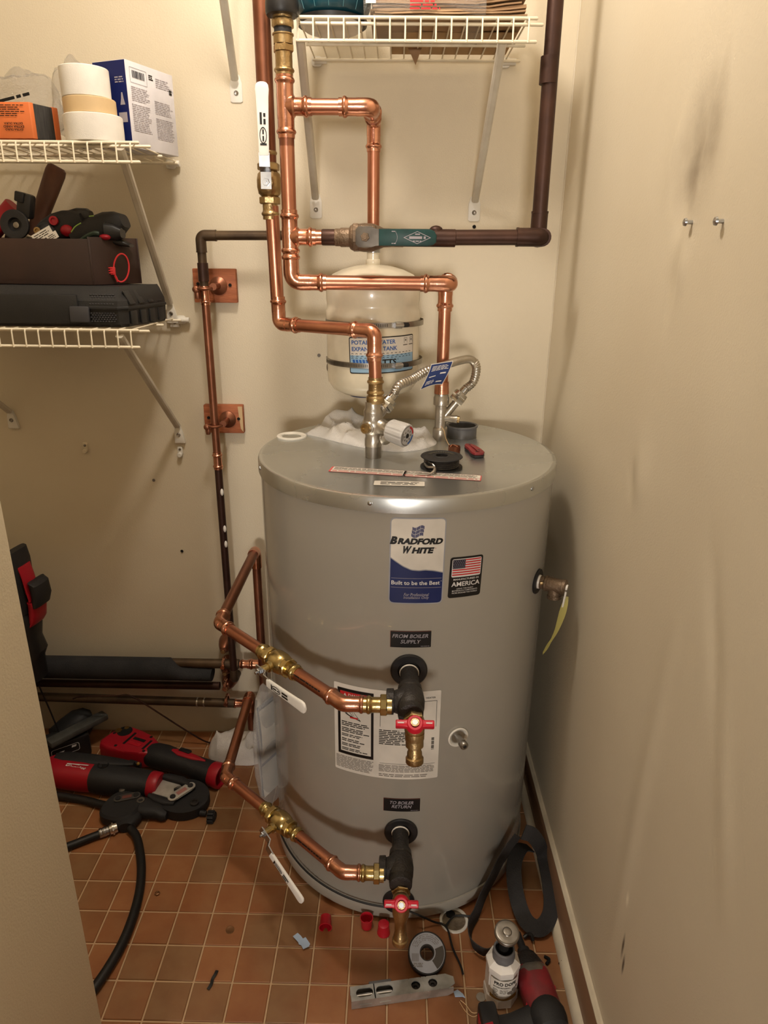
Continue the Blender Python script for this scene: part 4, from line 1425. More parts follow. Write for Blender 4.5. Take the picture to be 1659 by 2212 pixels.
def drain_valve(label, C_, sd, od, olen):
    """C_ ball centre, sd stem direction, od outlet direction"""
    C_ = V(C_); sd = V(sd).normalized(); od = V(od).normalized()
    t = thing('drain_valve', label, 'valve', C_ - V((0, 0, .05)))
    b = B()
    b.lathe(C_ + V((0, .040, 0)), (0, -1, 0), [(0, .0150), (.012, .0150)], 20)
    b.hexn(C_ + V((0, .030, 0)), (0, -1, 0), .014, .0185)
    b.lathe(C_ + V((0, .016, 0)), (0, -1, 0), [(0, .013), (.012, .0145)], 20)
    b.sphere(C_, .0170)
    b.tube(arcpath([C_ + V((0, .012, 0)), C_ + od * .001, C_ + od * .03], .01), .0150, 20)
    b.lathe(C_, od, [(.006, .0165), (olen * .28, .0160), (olen * .44, .0122), (olen * .52, .0112), (olen - .022, .0112), (olen - .020, .0124), (olen - .012, .0128), (olen - .010, .0150), (olen - .002, .0150), (olen, .0138), (olen, .0105), (olen - .008, .0098)], 26)
    b.build('valve_body', BRASSD, t)
    b = B(); b.lathe(C_ + sd * .010, sd, [(0, .0110), (.012, .0110), (.012, .0070), (.018, .0070)], 18); b.build('stem_boss', BRASSD, t)
    w = V((1, 0, 0)); n = sd.cross(w)
    o = C_ + sd * .0185
    b = B()
    b.loft([(o + w * x, sd * h_, n * v_) for x, h_, v_ in ((-.0315, .0050, .0055), (-.030, .0062, .0062), (-.016, .0060, .0062), (-.010, .0064, .0075), (.010, .0064, .0075), (.016, .0060, .0062), (.030, .0062, .0062), (.0315, .0050, .0055))], 16, 5)
    b.lathe(o - sd * .008, sd, [(0, .0125), (.004, .0150), (.014, .0135), (.0155, .0120), (.0155, .0085), (.012, .0080), (.012, .002)], 26)
    h_ = b.build('lever_handle', REDH, t); h_['label'] = 'red two-armed handle'
    b = B(); b.hexn(o + sd * .004, sd, .006, .0055); b.lathe(o + sd * .0035, sd, [(0, .0075), (.001, .0075)], 16); b.build('handle_nut', ZINC, h_)
    pm = planemap(o + sd * .0062, w, sd.cross(w))
    b = B(); fineprint(b, -.028, -.018, -.0016, .0016, 1, pm, .0003, .6, 0, random.Random(1)); fineprint(b, .018, .028, -.0016, .0016, 1, pm, .0003, .6, 0, random.Random(2))
    b.build('handle_print', INKW, h_)
    return t


drain_valve('brass drain valve with red handle on the upper iron tee', (.0135, -.466, .628), (0, -.50, .86), (.02, -.22, -1), .060)
drain_valve('brass drain valve with red handle on the lower iron tee near the floor', (-.0015, -.456, .232), (0, -.80, .60), (-.005, -.14, -1), .092)

# ---- relief valve on the right side
d = radial(60.5)
P0 = d * (R + .002) + V((0, 0, .749))
rv = thing('relief_valve', 'bronze relief valve with white lever on the right side of the heater', 'valve', P0 + d * .03 - V((0, 0, .03)))
b = B()
b.lathe(P0, d, [(0, .0135), (.014, .0135), (.016, .0160), (.020, .0160), (.021, .0145), (.050, .0150), (.051, .0165), (.056, .0165), (.058, .0135), (.060, .008)], 26)
b.lathe(P0 + d * .034, (.05, -.1, -1), [(0, .0125), (.020, .0130), (.021, .0145), (.027, .0145), (.028, .0125)], 24)
b.build('valve_body', BRONZE, rv)
b = B(); b.lathe(P0 + d * .0165, d, [(0, .0156), (.002, .0156)], 24); b.box(P0 + d * .012 + V((-.006, -.010, .004)), (.008, .006, .006), bev=.001); b.build('body_collar', BRASSD, rv)
b = B(); b.lathe(P0 - d * .001, d, [(0, .0150), (.006, .0140), (.008, .0128)], 22); b.build('thread_tape', PAPERW, rv)
wd = V((-.35, -.9, 0)).normalized()
b = B()
o = P0 + d * .061
b.loft([(o + V((-.004, -.004, -z_)) + V((-.10, -.05, 0)) * z_, d * .0022, wd * w_) for z_, w_ in ((-.009, .003), (-.006, .0062), (.004, .0068), (.034, .0060), (.044, .0045))], 14, 3.5)
lv = b.build('test_lever', WHITEG, rv); lv['label'] = 'white metal test lever'
b = B(); b.lathe(o + V((-.004, -.006, .0)) + wd * .004, wd, [(0, .002), (.003, .0018)], 10); b.build('lever_pin', STEEL, lv)
b = B()
tgp = [(.318, -.189, .735), (.313, -.194, .712), (.309, -.196, .690), (.302, -.196, .660), (.291, -.196, .632), (.280, -.197, .610)]
pth = spline(tgp, 5)
N = len(pth)
rows = []
for i, q in enumerate(pth):
    f_ = i / (N - 1)
    w_ = .0035 + .0062 * abs(math.sin(f_ * PI * 1.35)) * (1 if f_ < .85 else max(.1, (1 - f_) / .15))
    tw = .5 + 1.2 * f_
    rows.append([V(q) + V((math.cos(tw), -math.sin(tw) * .6, .45 * math.sin(f_ * 5))) * w_ * s_ + V((0, 0, 0)) for s_ in (-1, -.3, .3, 1)])
for lift in (0, .0005):
    vs = [[b.bm.verts.new(p + V((0, lift, 0))) for p in r_] for r_ in rows]
    for i in range(N - 1):
        for j in range(3):
            b.face((vs[i][j], vs[i][j + 1], vs[i + 1][j + 1], vs[i + 1][j]))
t_ = b.build('warning_tag', YELLOW, rv); t_['label'] = 'twisted yellow paper tag'

# ---- old boiler lines low on the back wall
ym = .262


def low_pipe(label, z, x0, x1, r, m, foam=None, end=True, dz=0.0):
    t = thing('boiler_line', label, 'pipe', ((x0 + x1) / 2, ym, z - r))
    pipe((x0, ym, z + dz), (x1, ym, z), r, m, t)
    return t


lp = low_pipe('upper bare pipe leaving the black foam sleeve low on the back wall', .277, -1.35, -.455, .0135, OLDG)
coupling((-.432, ym, .277), (1, 0, 0), .0105, .040, lp); pipe((-.452, ym, .277), (-.395, ym, .277), .0105, OLD, lp)
b = B(); fit_end(b, (-.400, ym, .277), (-1, 0, 0), .030, .0120); b.tube([(-.402, ym, .277), (-.386, ym, .277), (-.386, ym, .30)], .0135, 16, .012); b.build('elbow', COPPERF, lp)
fo = thing('foam_sleeve', 'thick black foam pipe sleeve with torn end along the back wall', 'pipe insulation', (-1.0, ym - .006, .235))
b = B()
sec = []
xs = [(-1.36, 1), (-.70, 1), (-.650, 1), (-.632, .86), (-.615, .62), (-.600, .58), (-.53, .52)]
b.loft([(V((x, ym - .008, .262 - (1 - k) * .030)), V((0, .030, 0)) * (.75 + .25 * k), V((0, 0, .033)) * k) for x, k in xs], 24, 2.0)
b.build('sleeve', FOAM, fo)
low_pipe('middle dark pipe running just under the foam sleeve', .203, -1.35, -.515, .0115, OLD)
lp = low_pipe('lowest tarnished pipe along the back wall above the floor', .145, -1.35, -.475, .0128, OLDG, dz=.016)
for x in (-.585, -.565):
    b = B(); b.lathe((x, ym, .1465), (1, 0, 0), [(0, .0128), (.0005, .0142), (.004, .0142), (.0045, .0128)], 18); b.build('solder_ring', NICKEL, lp)
coupling((-.462, ym, .1445), (1, 0, 0), .0105, .036, lp); pipe((-.478, ym, .1445), (-.412, ym, .1445), .0105, OLD, lp)
for k, (z, rr) in enumerate(((.318, .0240), (.247, .0245), (.195, .0245))):
    t = thing('pipe_hanger', ('topmost', 'middle', 'lowest')[k] + ' of three bronze bell pipe hangers beside the thin pipe', 'hanger', (-.497, YB, z), None)
    b = B(); b.lathe((-.497, YB - .001, z), (0, -1, 0), [(0, rr), (.008, rr), (.030, rr * .80), (.048, rr * .50), (.052, .008), (.060, .0075)], 30); b.build('bell', COPPERD, t)
    b = B(); b.hexn((-.497, YB - .060, z), (0, -1, 0), .006, .006); b.build('hanger_bolt', BRASSD, t)
    b = B(); b.tube([(-.497, ym + .016 * math.cos(a), z - .040 + .016 * math.sin(a)) for a in [2 * PI * q / 20 for q in range(21)]], .004, 8); b.lathe((-.497, ym - .016, z - .040), (0, -1, 0), [(0, .0065), (.007, .0060)], 14); b.build('hanger_ring', COPPERF, t)

# ---- plastic document pouch taped to the left of the heater
po = thing('document_pouch', 'clear plastic pouch of folded manuals hanging on the left side of the heater', 'pouch', (-.345, .01, .03))
ax = V((.50, .86, 0)).normalized(); nn = V((-.86, .50, 0)).normalized(); o = V((-.352, -.055, .035))
b = B()
ring_z = [(0.0, .002, .045, .01), (.04, .010, .075, .0), (.12, .013, .095, -.004), (.22, .012, .100, -.002), (.28, .015, .095, .004), (.325, .020, .085, .012), (.345, .022, .060, .02)]
b.loft([(o + ax * (.055 + s_) + V((0, 0, z)) + nn * .004, ax * w / 2, nn * t_) for z, t_, w, s_ in ring_z], 20, 2.6)
b.build('pouch_film', POUCHM, po)
rnd = random.Random(12)
for k in range(5):
    b = B()
    off = -.006 + k * .0032
    zt = .245 + rnd.uniform(-.01, .035)
    pts = [o + ax * .018 + nn * off + V((0, 0, .05 + z)) + nn * .0035 * math.sin(z * 26 + k) for z in [zt * q / 8 for q in range(9)]]
    for q in range(8):
        w = .074
        a_, c_ = pts[q], pts[q + 1]
        b.face([b.bm.verts.new(p) for p in (a_, a_ + ax * w, c_ + ax * w, c_)])
    b.build('folded_sheet', (PAPERW, LABELS_, PAPERW, INKL, PAPERW)[k], po)
b = B(); b.prism([(0, 0), (.06, 0), (.06, .07), (.0, .11)], o + nn * .012 + ax * .03 + V((0, 0, .18)), ax, (0, 0, 1), .001); b.build('yellow_booklet', YELLOW, po)

# ---- black cord along the heater base and over the floor
b = B()
cord = [(-.305, -.075, .055)]
for a in range(-72, 2, 6):
    cord.append((radial(a) * (R + .008)).to_tuple()[:2] + (.065 - .02 * math.sin((a + 72) / 72 * PI * .5),))
cord += [(.040, -.325, .040), (.075, -.318, .012), (.094, -.318, .006), (.104, -.333, .0065), (.111, -.373, .0065), (.124, -.410, .006), (.1275, -.428, .0055)]
b.tube(spline(cord, 5), .0022, 8)
tag(b.build('sensor_cord', RUBBER), 'thin black cord skirting the heater base and ending on the tiles', 'cord')
b = B(); b.tube(spline([(.100, -.322, .0068), (.118, -.300, .0065), (.135, -.296, .0065), (.152, -.298, .007), (.166, -.300, .012)], 5), .0022, 8)
tag(b.build('sensor_cord', RUBBER), 'short black cord crossing the floor drain', 'cord')
b = B(); b.tube(spline([(-.93, .235, .170), (-.90, .225, .185), (-.80, .225, .190), (-.76, .230, .186), (-.70, .24, .130), (-.62, .25, .055), (-.56, .26, .006), (-.50, .27, .004)], 6), .0024, 8)
tag(b.build('thermostat_wire', OLD), 'thin brown wire sagging from the low pipes to the floor', 'cord')
b = B(); b.tube(spline([(-1.00, .20, .235), (-.985, .205, .15), (-.965, .20, .06), (-.955, .19, .004)], 6), .0022, 8)
tag(b.build('loose_wire', RUBBER), 'thin dark cord dropping beside the tool bag at the left', 'cord')

# ------------------------------------------------------------------ wire shelves


def wall_strut(parent, F, P, name='strut', foot='tab'):
    """shelf strut from the front rail F down to the wall foot P"""
    F = V(F); P = V(P)
    b = B()
    d = (F - P).normalized()
    K = P + V((0, -.012, .020))
    up_ = V((1, 0, 0))
    b.sweep([F, K.lerp(F, .5), K], lambda i, n, bv: [(n * x + bv * y) for x, y in ((.0085, .0), (.0075, .006), (.004, .009), (-.004, .009), (-.0075, .006), (-.0085, 0), (-.0045, -.001), (0, .002), (.0045, -.001))], True, up_)
    o = b.build(name, STRUTM, parent)
    b = B()
    if foot == 'tab':
        b.prism([(-.0135, -.022), (-.009, -.0245), (.009, -.0245), (.0135, -.022), (.0135, .012), (.009, .026), (.006, .030), (-.006, .030), (-.009, .026), (-.0135, .012)], P + V((0, -.0005, 0)), (1, 0, 0), (0, 0, 1), .0032, .0008)
    else:
        b.prism([(-.012, -.028), (.014, -.028), (.014, -.024), (.010, .000), (.004, .018), (-.006, .024), (-.010, .0)], P + V((0, -.0005, 0)), (1, 0, 0), (0, 0, 1), .010, .0015)
    b.build('strut_foot', CLIPW, o)
    b = B(); yy = -.0037 if foot == 'tab' else -.0105
    b.lathe(P + V((0, yy, -.006)), (0, -1, 0), [(0, .0052), (.0015, .0050), (.003, .0036), (.0022, .002), (.0022, .0005)], 16)
    b.build('foot_screw', STEEL, o)
    return o


def wire_shelf(label, x0, x1, yf, yr, z, drop, pitch, struts, clips, xr=None, extra_mid=None):
    t = thing('wire_shelf', label, 'shelf', ((x0 + x1) / 2, YB, z - drop))
    xr = x1 if xr is None else xr
    rw, rr = .0016, .0030
    for nm, y, zz, xe in (('front_rail', yf, z - .001, x1 + .012), ('lip_rail', yf - .003, z - drop, x1 + .012), ('rear_rail', yr, z - .004, xr + .012), ('middle_rail', (yf + yr) / 2 + .02, z - .0045, (x1 + xr) / 2 + .010), ('inner_rail', yf + .022, z - .0045, x1 + .026)):
        b = B(); b.tube([(x0, y, zz), (xe - .002, y, zz), (xe, y, zz)], [rr, rr, rr * .6], 10); b.build(nm, WIREW, t)
    n = int((x1 - x0) / pitch)
    pr_ = None
    for k in range(n + 1):
        x = x1 - .004 - k * pitch
        if x < x0:
            break
        if pr_ is None:
            b = B(); b.tube([(x, yr + .003, z), (x, yf, z), (x, yf - .0045, z - .004), (x, yf - .006, z - drop - .002)], rw, 8, .003, n=2)
            pr_ = b.build('wire', WIREW, t); px_ = x
        else:
            c = pr_.copy(); COL.objects.link(c); c.parent = t; c.location = pr_.location + V((x - px_, 0, 0))
    for (xf, zf, xw, zw, ft) in struts:
        wall_strut(t, (xf, yf + .004, zf), (xw, YB, zw), foot=ft)
    for x in clips:
        b = B(); b.prism(rrect(.022, .020, .006), (x, YB - .0003, z - .004), (1, 0, 0), (0, 0, 1), .008, .002)
        b.lathe((x - .004, YB - .012, z - .004), (1, 0, 0), [(0, .0065), (.026, .0065)], 14)
        b.build('wall_hook', CLIPW, t)
    return t


wire_shelf('white wire shelf upper right behind the copper risers holding paper bags', -.212, .204, .032, .300, 1.757, .037, .0272,
           [(-.205, 1.722, -.214, 1.466, 'tab'), (.156, 1.722, .150, 1.463, 'tab')], [-.205, .20], xr=.218)
s2 = wire_shelf('upper left white wire shelf holding tape rolls and a blue carton', -1.32, -.522, .025, .300, 1.556, .034, .0268,
                [(-.548, 1.548, -.570, 1.232, 'tag')], [-.540], xr=-.532)
s3 = wire_shelf('lower left white wire shelf holding the black tool case', -1.32, -.560, .022, .300, 1.2155, .034, .0270,
                [(-.590, 1.206, -.580, .932, 'tag'), (-1.02, 1.206, -1.006, .965, 'tag')], [-.548], xr=-.556)
for tz, tx in ((1.206, -.566), ):
    b = B(); b.prism([(-.010, -.012), (.012, -.012), (.010, .010), (.002, .018), (-.008, .016)], (tx, YB - .0003, tz), (1, 0, 0), (0, 0, 1), .006, .001); b.build('wall_anchor', CLIPW, s3)
    b = B(); b.lathe((tx + .002, YB - .0065, tz), (0, -1, 0), [(0, .0048), (.002, .004), (.002, .001)], 14); b.build('anchor_screw', STEEL, s3)
lb_ = thing('shelf_bracket', 'single white shelf strut screwed to the wall left of the copper risers', 'shelf bracket', (-.383, YB, 1.67))
wall_strut(lb_, (-.356, .03, 1.975), (-.383, YB, 1.699))

# ------------------------------------------------------------------ things on the upper left shelf
ZS = 1.5576
t = thing('carton', 'tall blue and white printed carton behind the tape rolls', 'box', (-.54, .17, ZS))
ux = V((.37, .93, 0)).normalized(); uy = V((-.93, .37, 0)).normalized()
o = V((-.550, .108, ZS))
mx_box = Matrix((ux, uy, V((0, 0, 1)))).transposed().to_4x4(); mx_box.translation = o
W_, D_, H_ = .140, .080, .151
b = B(mx_box); b.box((W_ / 2, D_ / 2, H_ / 2), (W_, D_, H_), bev=.0012); b.build('carton_body', BOXW, t)
b = B(mx_box); b.box((.0 - .0002, D_ / 2, H_ / 2), (.0006, D_ - .002, H_ - .002)); o_ = b.build('blue_panel', BOXB, t); o_['label'] = 'dark blue printed side'
wm = planemap(o + uy * -.0004, ux, (0, 0, 1))
b = B()
rnd = random.Random(21)
x = .016
while x < .052:
    w = rnd.choice((.0008, .0014, .002)); strip(b, x, x + w, .1235, .1360, wm, .0003, 1); x += w + rnd.choice((.0007, .0012))
for q in ((.010, .058, .1145, .1150), (.010, .058, .1400, .1405), (.010, .0104, .1145, .1405), (.0576, .058, .1145, .1405)):
    strip(b, *q, wm, .0003, 1)
b.build('barcode', INK, t)
b = B()
fineprint(b, .064, .078, .128, .138, 3, wm, .0003, .6, .3, rnd)
b.build('carton_marks', INK, t)
b = B()
fineprint(b, .124, .136, .112, .122, 2, wm, .0003, .8, .2, rnd)
b.build('carton_marks', INK, t)
b = B()
fineprint(b, .010, .062, .083, .109, 8, wm, .0003, .42, .25, rnd)
fineprint(b, .008, .063, .030, .079, 15, wm, .0003, .42, .2, rnd)
b.build('text_column', INKL, t)
b = B()
fineprint(b, .076, .132, .070, .095, 8, wm, .0003, .42, .25, rnd)
fineprint(b, .076, .134, .024, .064, 13, wm, .0003, .42, .2, rnd)
b.build('text_column', INKL, t)
b = B()
fineprint(b, .084, .134, .118, .136, 5, wm, .0003, .42, .3, rnd)
b.build('text_column', INKL, t)
bmk = planemap(o - ux * .0006, -uy, (0, 0, 1))
b = B(); fineprint(b, -.028, -.006, .112, .124, 3, bmk, .0003, .5, .2, rnd)
b.face([b.bm.verts.new(bmk(x_, z_, .0003)) for x_, z_ in ((-.020, .075), (-.008, .075), (-.011, .086), (-.0125, .096), (-.0155, .096), (-.017, .086))])
strip(b, -.026, -.006, .045, .062, bmk, .0003, 1)
b.build('blue_side_print', INKL, t)


def tape_roll(label, c, r, ri, z0, h, m, core):
    t = thing('tape_roll', label, 'tape', (c[0], c[1], z0), 'tape rolls stacked on the upper left shelf')
    b = B()
    b.lathe((c[0], c[1], z0), (0, 0, 1), [(0, ri), (0, r - .001), (.0012, r), (h * .5, r * 1.004), (h - .0012, r), (h, r - .001), (h, ri), (0, ri)], 56, cap=False)
    b.build('tape_body', m, t)
    b = B(); b.lathe((c[0], c[1], z0), (0, 0, 1), [(.001, ri - .003), (.001, ri), (h - .001, ri), (h - .001, ri - .003), (.001, ri - .003)], 40, cap=False)
    b.build('core', core, t)
    return t


tape_roll('white tape roll at the bottom of the stack of three', (-.610, .074), .0535, .030, ZS + .001, .0465, TAPEW, CARD)
tape_roll('tan tape roll in the middle of the stack of three', (-.613, .073), .0475, .028, ZS + .0480, .0270, TAPET, CARD)
tape_roll('white tape roll on top of the stack of three', (-.616, .071), .0440, .026, ZS + .0755, .0500, TAPEW, CARD)

# orange sanding sponge in its sleeve
t = thing('sanding_sponge', 'orange boxed sanding sponge with dark grey ends at the left end of the shelf', 'sponge', (-.75, .09, ZS))
mxs = frame((-.722, .060, ZS + .0075), (1, -.05, 0))
ax_, ay_ = V((1, -.05, 0)).normalized(), V((.55, .83, 0)).normalized()
ux_, uy_ = -ax_, V((.05, 1, 0)).normalized()
o = V((-.722, .060, ZS + .008)); s_dir = V((.42, .91, 0)).normalized()


def para(b, o, a, la, c, lc, h, bev=.001):
    a = V(a).normalized() * la; c = V(c).normalized() * lc
    lo_ = [b.bm.verts.new(q) for q in (o, o + a, o + a + c, o + c)]
    hi_ = [b.bm.verts.new(q.co + V((0, 0, h))) for q in lo_]
    fs = [b.face(list(reversed(lo_))), b.face(hi_)] + [b.face((lo_[i], lo_[(i + 1) % 4], hi_[(i + 1) % 4], hi_[i])) for i in range(4)]
    bmesh.ops.bevel(b.bm, geom=list({e for f in fs if f for e in f.edges}), offset=bev, segments=2, affect='EDGES', profile=.5)


b = B(); para(b, o, (-1, .02, 0), .115, s_dir, .060, .060); b.build('sponge_block', SPONGE, t)
b = B(); para(b, o + V((-.0005, -.0012, -.0004)) - s_dir * .0, (-1, .02, 0), .1155, s_dir, .010, .0612); b.build('front_sleeve', ORANGE, t)
b = B(); para(b, o + s_dir * .050 + V((.0012, 0, -.0004)), (-1, .02, 0), .115, s_dir, .0125, .0612); b.build('rear_sleeve', ORANGE, t)
om = planemap(o + V((-.002, -.0026, 0)), (1, -.02, 0), (0, 0, 1))
b = B(); rnd = random.Random(31)
# the sleeve print stands upside down in the picture; it is set out mirrored top to bottom
flip = lambda u, v, l=0.0: om(-.033 - u, .030 - v, l)
words(b, [('EXTRA HARD', 0, .0085, .040, .0040), ('EXTRA DURA', 0, .0030, .036, .0038), ('EXTRA DURO', 0, -.0105 + .024, .034, .0036)], lambda u, v, l=0.0: flip(u, v + .002, l), .0004, bold=.02)
fineprint(b, -.062, -.008, .036, .057, 6, om, .0004, .4, .3, rnd)
strip(b, -.0975, -.070, .013, .046, om, .0004, 2)
b.build('sleeve_print', INK, t)
t = thing('sanding_sponge', 'flat peach and orange pad under the boxed sponge', 'sponge', (-.75, .09, ZS))
b = B(); para(b, V((-.724, .064, ZS + .0005)), (-1, .02, 0), .12, s_dir, .05, .007, .0008); b.build('pad', PEACH, t)

# clear plastic bags


def film(name, label, c, rr, seed, m=CLEAR, squash=None):
    b = B()
    b.sphere((0, 0, 0), 1.0, 40, 26)
    for v in b.bm.verts:
        p = v.co.copy()
        f = 1 + .30 * noise.noise(p * 1.6 + V((seed, 0, 0))) + .16 * abs(noise.noise(p * 4.5 + V((0, seed, 0))))
        q = V((p.x * rr[0], p.y * rr[1], p.z * rr[2])) * f
        if q.z < 0:
            q.z *= .7
        v.co = q
    zl = min(v.co.z for v in b.bm.verts)
    for v in b.bm.verts:
        v.co += V((c[0], c[1], c[2] - zl))
    return b


t = thing('plastic_bag', 'crumpled clear bag with black print behind the orange sponge', 'bag', (-.80, .20, ZS))
film('film', '', (-.805, .205, ZS + .001), (.085, .045, .082), 2.3).build('bag_film', CLEAR, t)
bgm = planemap((-.815, .150, ZS + .088), (1, 0, .22), (-.22, 0, 1))
b = B()
fineprint(b, -.05, .055, -.004, .004, 1, bgm, 0, .7, 0, random.Random(9)); b.build('bag_print', INK, t)
t = thing('plastic_bag', 'crumpled clear bag of white parts between sponge and tape rolls', 'bag', (-.67, .17, ZS))
film('film', '', (-.680, .175, ZS + .001), (.045, .042, .085), 7.1).build('bag_film', CLEAR, t)
b = B()
for k in range(6):
    b.sphere((-.690 + .011 * (k % 3) * 1.2, .165 + .02 * (k // 3), ZS + .018 + .012 * (k % 2)), (.014, .012, .016), 12, 8)
b.build('bagged_parts', WHITEP, t)

# ------------------------------------------------------------------ things on the lower left shelf
ZM = 1.2175
t = thing('tool_case', 'black hard plastic tool case with grey latch lying on the lower left shelf', 'case', (-.80, .15, ZM))
# outline in plan; right end runs back and slightly to the right
fr = V((-.580, .047, ZM)); rb = V((-.552, .235, ZM)); lx = -1.06


def caseloop(z, ins, ch):
    return [V((lx, fr.y + ins, z)), V((fr.x - ch, fr.y + ins, z)), V((fr.x - ins * .6, fr.y + ch + ins, z)), V((rb.x - ins * .6, rb.y - ch, z)), V((rb.x - ch, rb.y - ins, z)), V((lx, rb.y - ins, z))]


def caseshell(levels, ch=.016):
    b = B()
    rings = [[b.bm.verts.new(p) for p in caseloop(ZM + z, ins, ch)] for z, ins in levels]
    for r0, r1_ in zip(rings, rings[1:]):
        for j in range(6):
            b.face((r0[j], r0[(j + 1) % 6], r1_[(j + 1) % 6], r1_[j]))
    b.face(list(reversed(rings[0]))); b.face(rings[-1])
    return b


caseshell([(0.0, .008), (.006, .003), (.036, .000), (.038, .001)]).build('case_base', CASE, t, sharp=20)
caseshell([(.0385, .001), (.0405, .000), (.052, .002), (.072, .016), (.080, .024)]).build('case_lid', CASE, t, sharp=20)
caseshell([(.0355, -.0025), (.0365, -.0035), (.0400, -.0035), (.0410, -.0025)]).build('case_seam', CASE, t, sharp=20)
sd = (rb - fr); sd.z = 0; sl = sd.length; sd.normalize(); sn = V((sd.y, -sd.x, 0))
for k in range(4):
    f0 = .16 + k * .21
    b = B()
    b.box(fr + sd * sl * f0 + sn * .0005 + V((0, 0, .018)), (.022, .005, .028), Matrix.Rotation(math.atan2(sd.y, sd.x), 3, 'Z'), .0015)
    b.build('side_rib', CASE, t)
    b = B()
    b.prism([(0, .0), (.022, 0), (.022, .030), (0, .030)], fr + sd * (sl * f0 - .011) + sn * .0008 + V((0, 0, .044)) - sn * .001, sd, (-sn * .55 + V((0, 0, 1))).normalized(), .003, .001)
    b.build('side_rib', CASE, t)
# knurled corner pads
for z0, z1 in ((.044, .066), (.010, .030)):
    b = B()
    for r_ in range(5):
        for c_ in range(9):
            yy = fr.y - .0006 + (.0010 if z0 < .04 else (z0 - .04 + (z1 - z0) * r_ / 5) * .45)
            b.box((fr.x - .072 + c_ * .0058 + (r_ % 2) * .0029, yy, ZM + z0 + (z1 - z0) * (r_ + .5) / 5), (.0042, .0024, .0026), bev=.0006, seg=1)
    o_ = b.build('knurled_pad', CASEG, t)
b = B(); b.box((-.775, fr.y - .003, ZM + .036), (.200, .008, .058), bev=.003); b.build('latch_panel', CASE, t)
b = B(); b.box((-.672, fr.y - .008, ZM + .026), (.040, .008, .032), Matrix.Rotation(-.12, 3, 'X'), .003); o_ = b.build('latch', CASEG, t); o_['label'] = 'dark grey plastic latch'

ZB = 1.2985
t = thing('tool_bin', 'open dark brown metal bin of tools standing on the black tool case', 'box', (-.80, .18, ZB))
pl = [V((-.660, .100, ZB)), V((-.600, .215, ZB)), V((-.985, .245, ZB)), V((-1.03, .118, ZB))]
for k, nm in ((0, 'side_panel'), (1, 'back_panel'), (2, 'side_panel'), (3, 'front_panel')):
    a_, c_ = pl[k], pl[(k + 1) % 4]
    dd_ = (c_ - a_).normalized()
    hh = .094 if k != 3 else .090
    b = B(); b.prism([(-.0015, 0), ((c_ - a_).length + .0015, 0), ((c_ - a_).length + .0015, hh), (-.0015, hh)], a_, dd_, (0, 0, 1), -.003, .0008)
    b.build(nm, BOXBR, t)
b = B(); b.face([b.bm.verts.new(p + V((0, 0, .002))) for p in pl]); b.face([b.bm.verts.new(p + V((0, 0, .012))) for p in pl]); b.build('bin_floor', BOXBR, t)
# red cable tie hanging on the bin
b = B()
pts = [(-.6175 + .0135 * math.cos(a) + .004 * math.sin(a), .150 + .008 * math.cos(a), 1.332 + .0285 * math.sin(a)) for a in [2 * PI * k / 36 + .2 for k in range(36)]]
tz_ = thing('cable_tie', 'red plastic cable tie loop hanging on the side of the brown bin', 'cable tie', (-.617, .15, 1.303))
b.tube(pts + [pts[0], pts[1]], .0017, 8); b.build('tie_loop', PINK, tz_)
b = B(); b.box((-.633, .141, 1.326), (.010, .006, .016), bev=.001)
for k in range(3):
    b.box((-.637, .139, 1.322 + k * .005), (.010, .004, .0025), bev=.0005)
b.ribbon([(-.631, .141, 1.320), (-.627, .140, 1.312), (-.624, .139, 1.304)], .004, .0014); b.build('tie_head', PINK, tz_)

# tools in the bin
t = thing('hammer', 'wooden handled hammer leaning out of the brown bin', 'hammer', (-.80, .19, ZB + .02))
A_, B_ = V((-.815, .185, 1.395)), V((-.745, .195, 1.532)); dd_ = (B_ - A_).normalized(); sv = dd_.cross(V((0, 1, 0))).normalized()
b = B(); b.loft([(A_ + dd_ * L_, sv * w_, V((0, .011, 0)) * k_) for L_, w_, k_ in ((0, .014, .9), (.05, .017, 1), (.11, .0195, 1), (.140, .0205, 1), (.150, .019, .8), (.154, .014, .5))], 20, 3.2); b.build('handle', HANDLEW, t)
b = B(); b.box(A_ - dd_ * .02, (.10, .026, .03), Matrix.Rotation(.4, 3, 'Y'), .004); b.build('hammer_head', STEEL, t)
t = thing('cordless_tool', 'red and black tool with round black end disc at the left of the bin', 'power tool', (-.84, .15, ZB + .02))
b = B(); dd_ = V((.62, .1, .62)).normalized(); sv = dd_.cross(V((0, 1, 0))).normalized()
b.loft([(V((-.905, .155, 1.385)) + dd_ * L_, sv * .018, V((0, .016, 0))) for L_ in (0, .03, .07, .098)], 16, 3); b.build('red_body', RED, t)
b = B(); b.box((-.798, .140, 1.452), (.030, .026, .048), Matrix.Rotation(.25, 3, 'Y'), .006); b.box((-.802, .132, 1.468), (.020, .018, .020), Matrix.Rotation(.25, 3, 'Y'), .003); b.build('belt_clip', BLACKP, t)
b = B(); dv_ = V((.04, -1, .12)).normalized()
b.lathe((-.820, .150, 1.412), dv_, [(0, .016), (.014, .018), (.020, .0275), (.026, .0295), (.030, .0290), (.031, .0265), (.028, .0155), (.028, .0140), (.020, .0125), (.020, .004)], 40); b.build('end_disc', BLACKM, t)
b = B(); b.lathe(V((-.820, .150, 1.412)) + dv_ * .0195, dv_, [(0, .0065), (.003, .0060), (.004, .002)], 16); b.build('disc_screw', STEEL, t)
t = thing('cordless_tool', 'black tool with small red ring in the middle of the bin', 'power tool', (-.75, .16, ZB + .02))
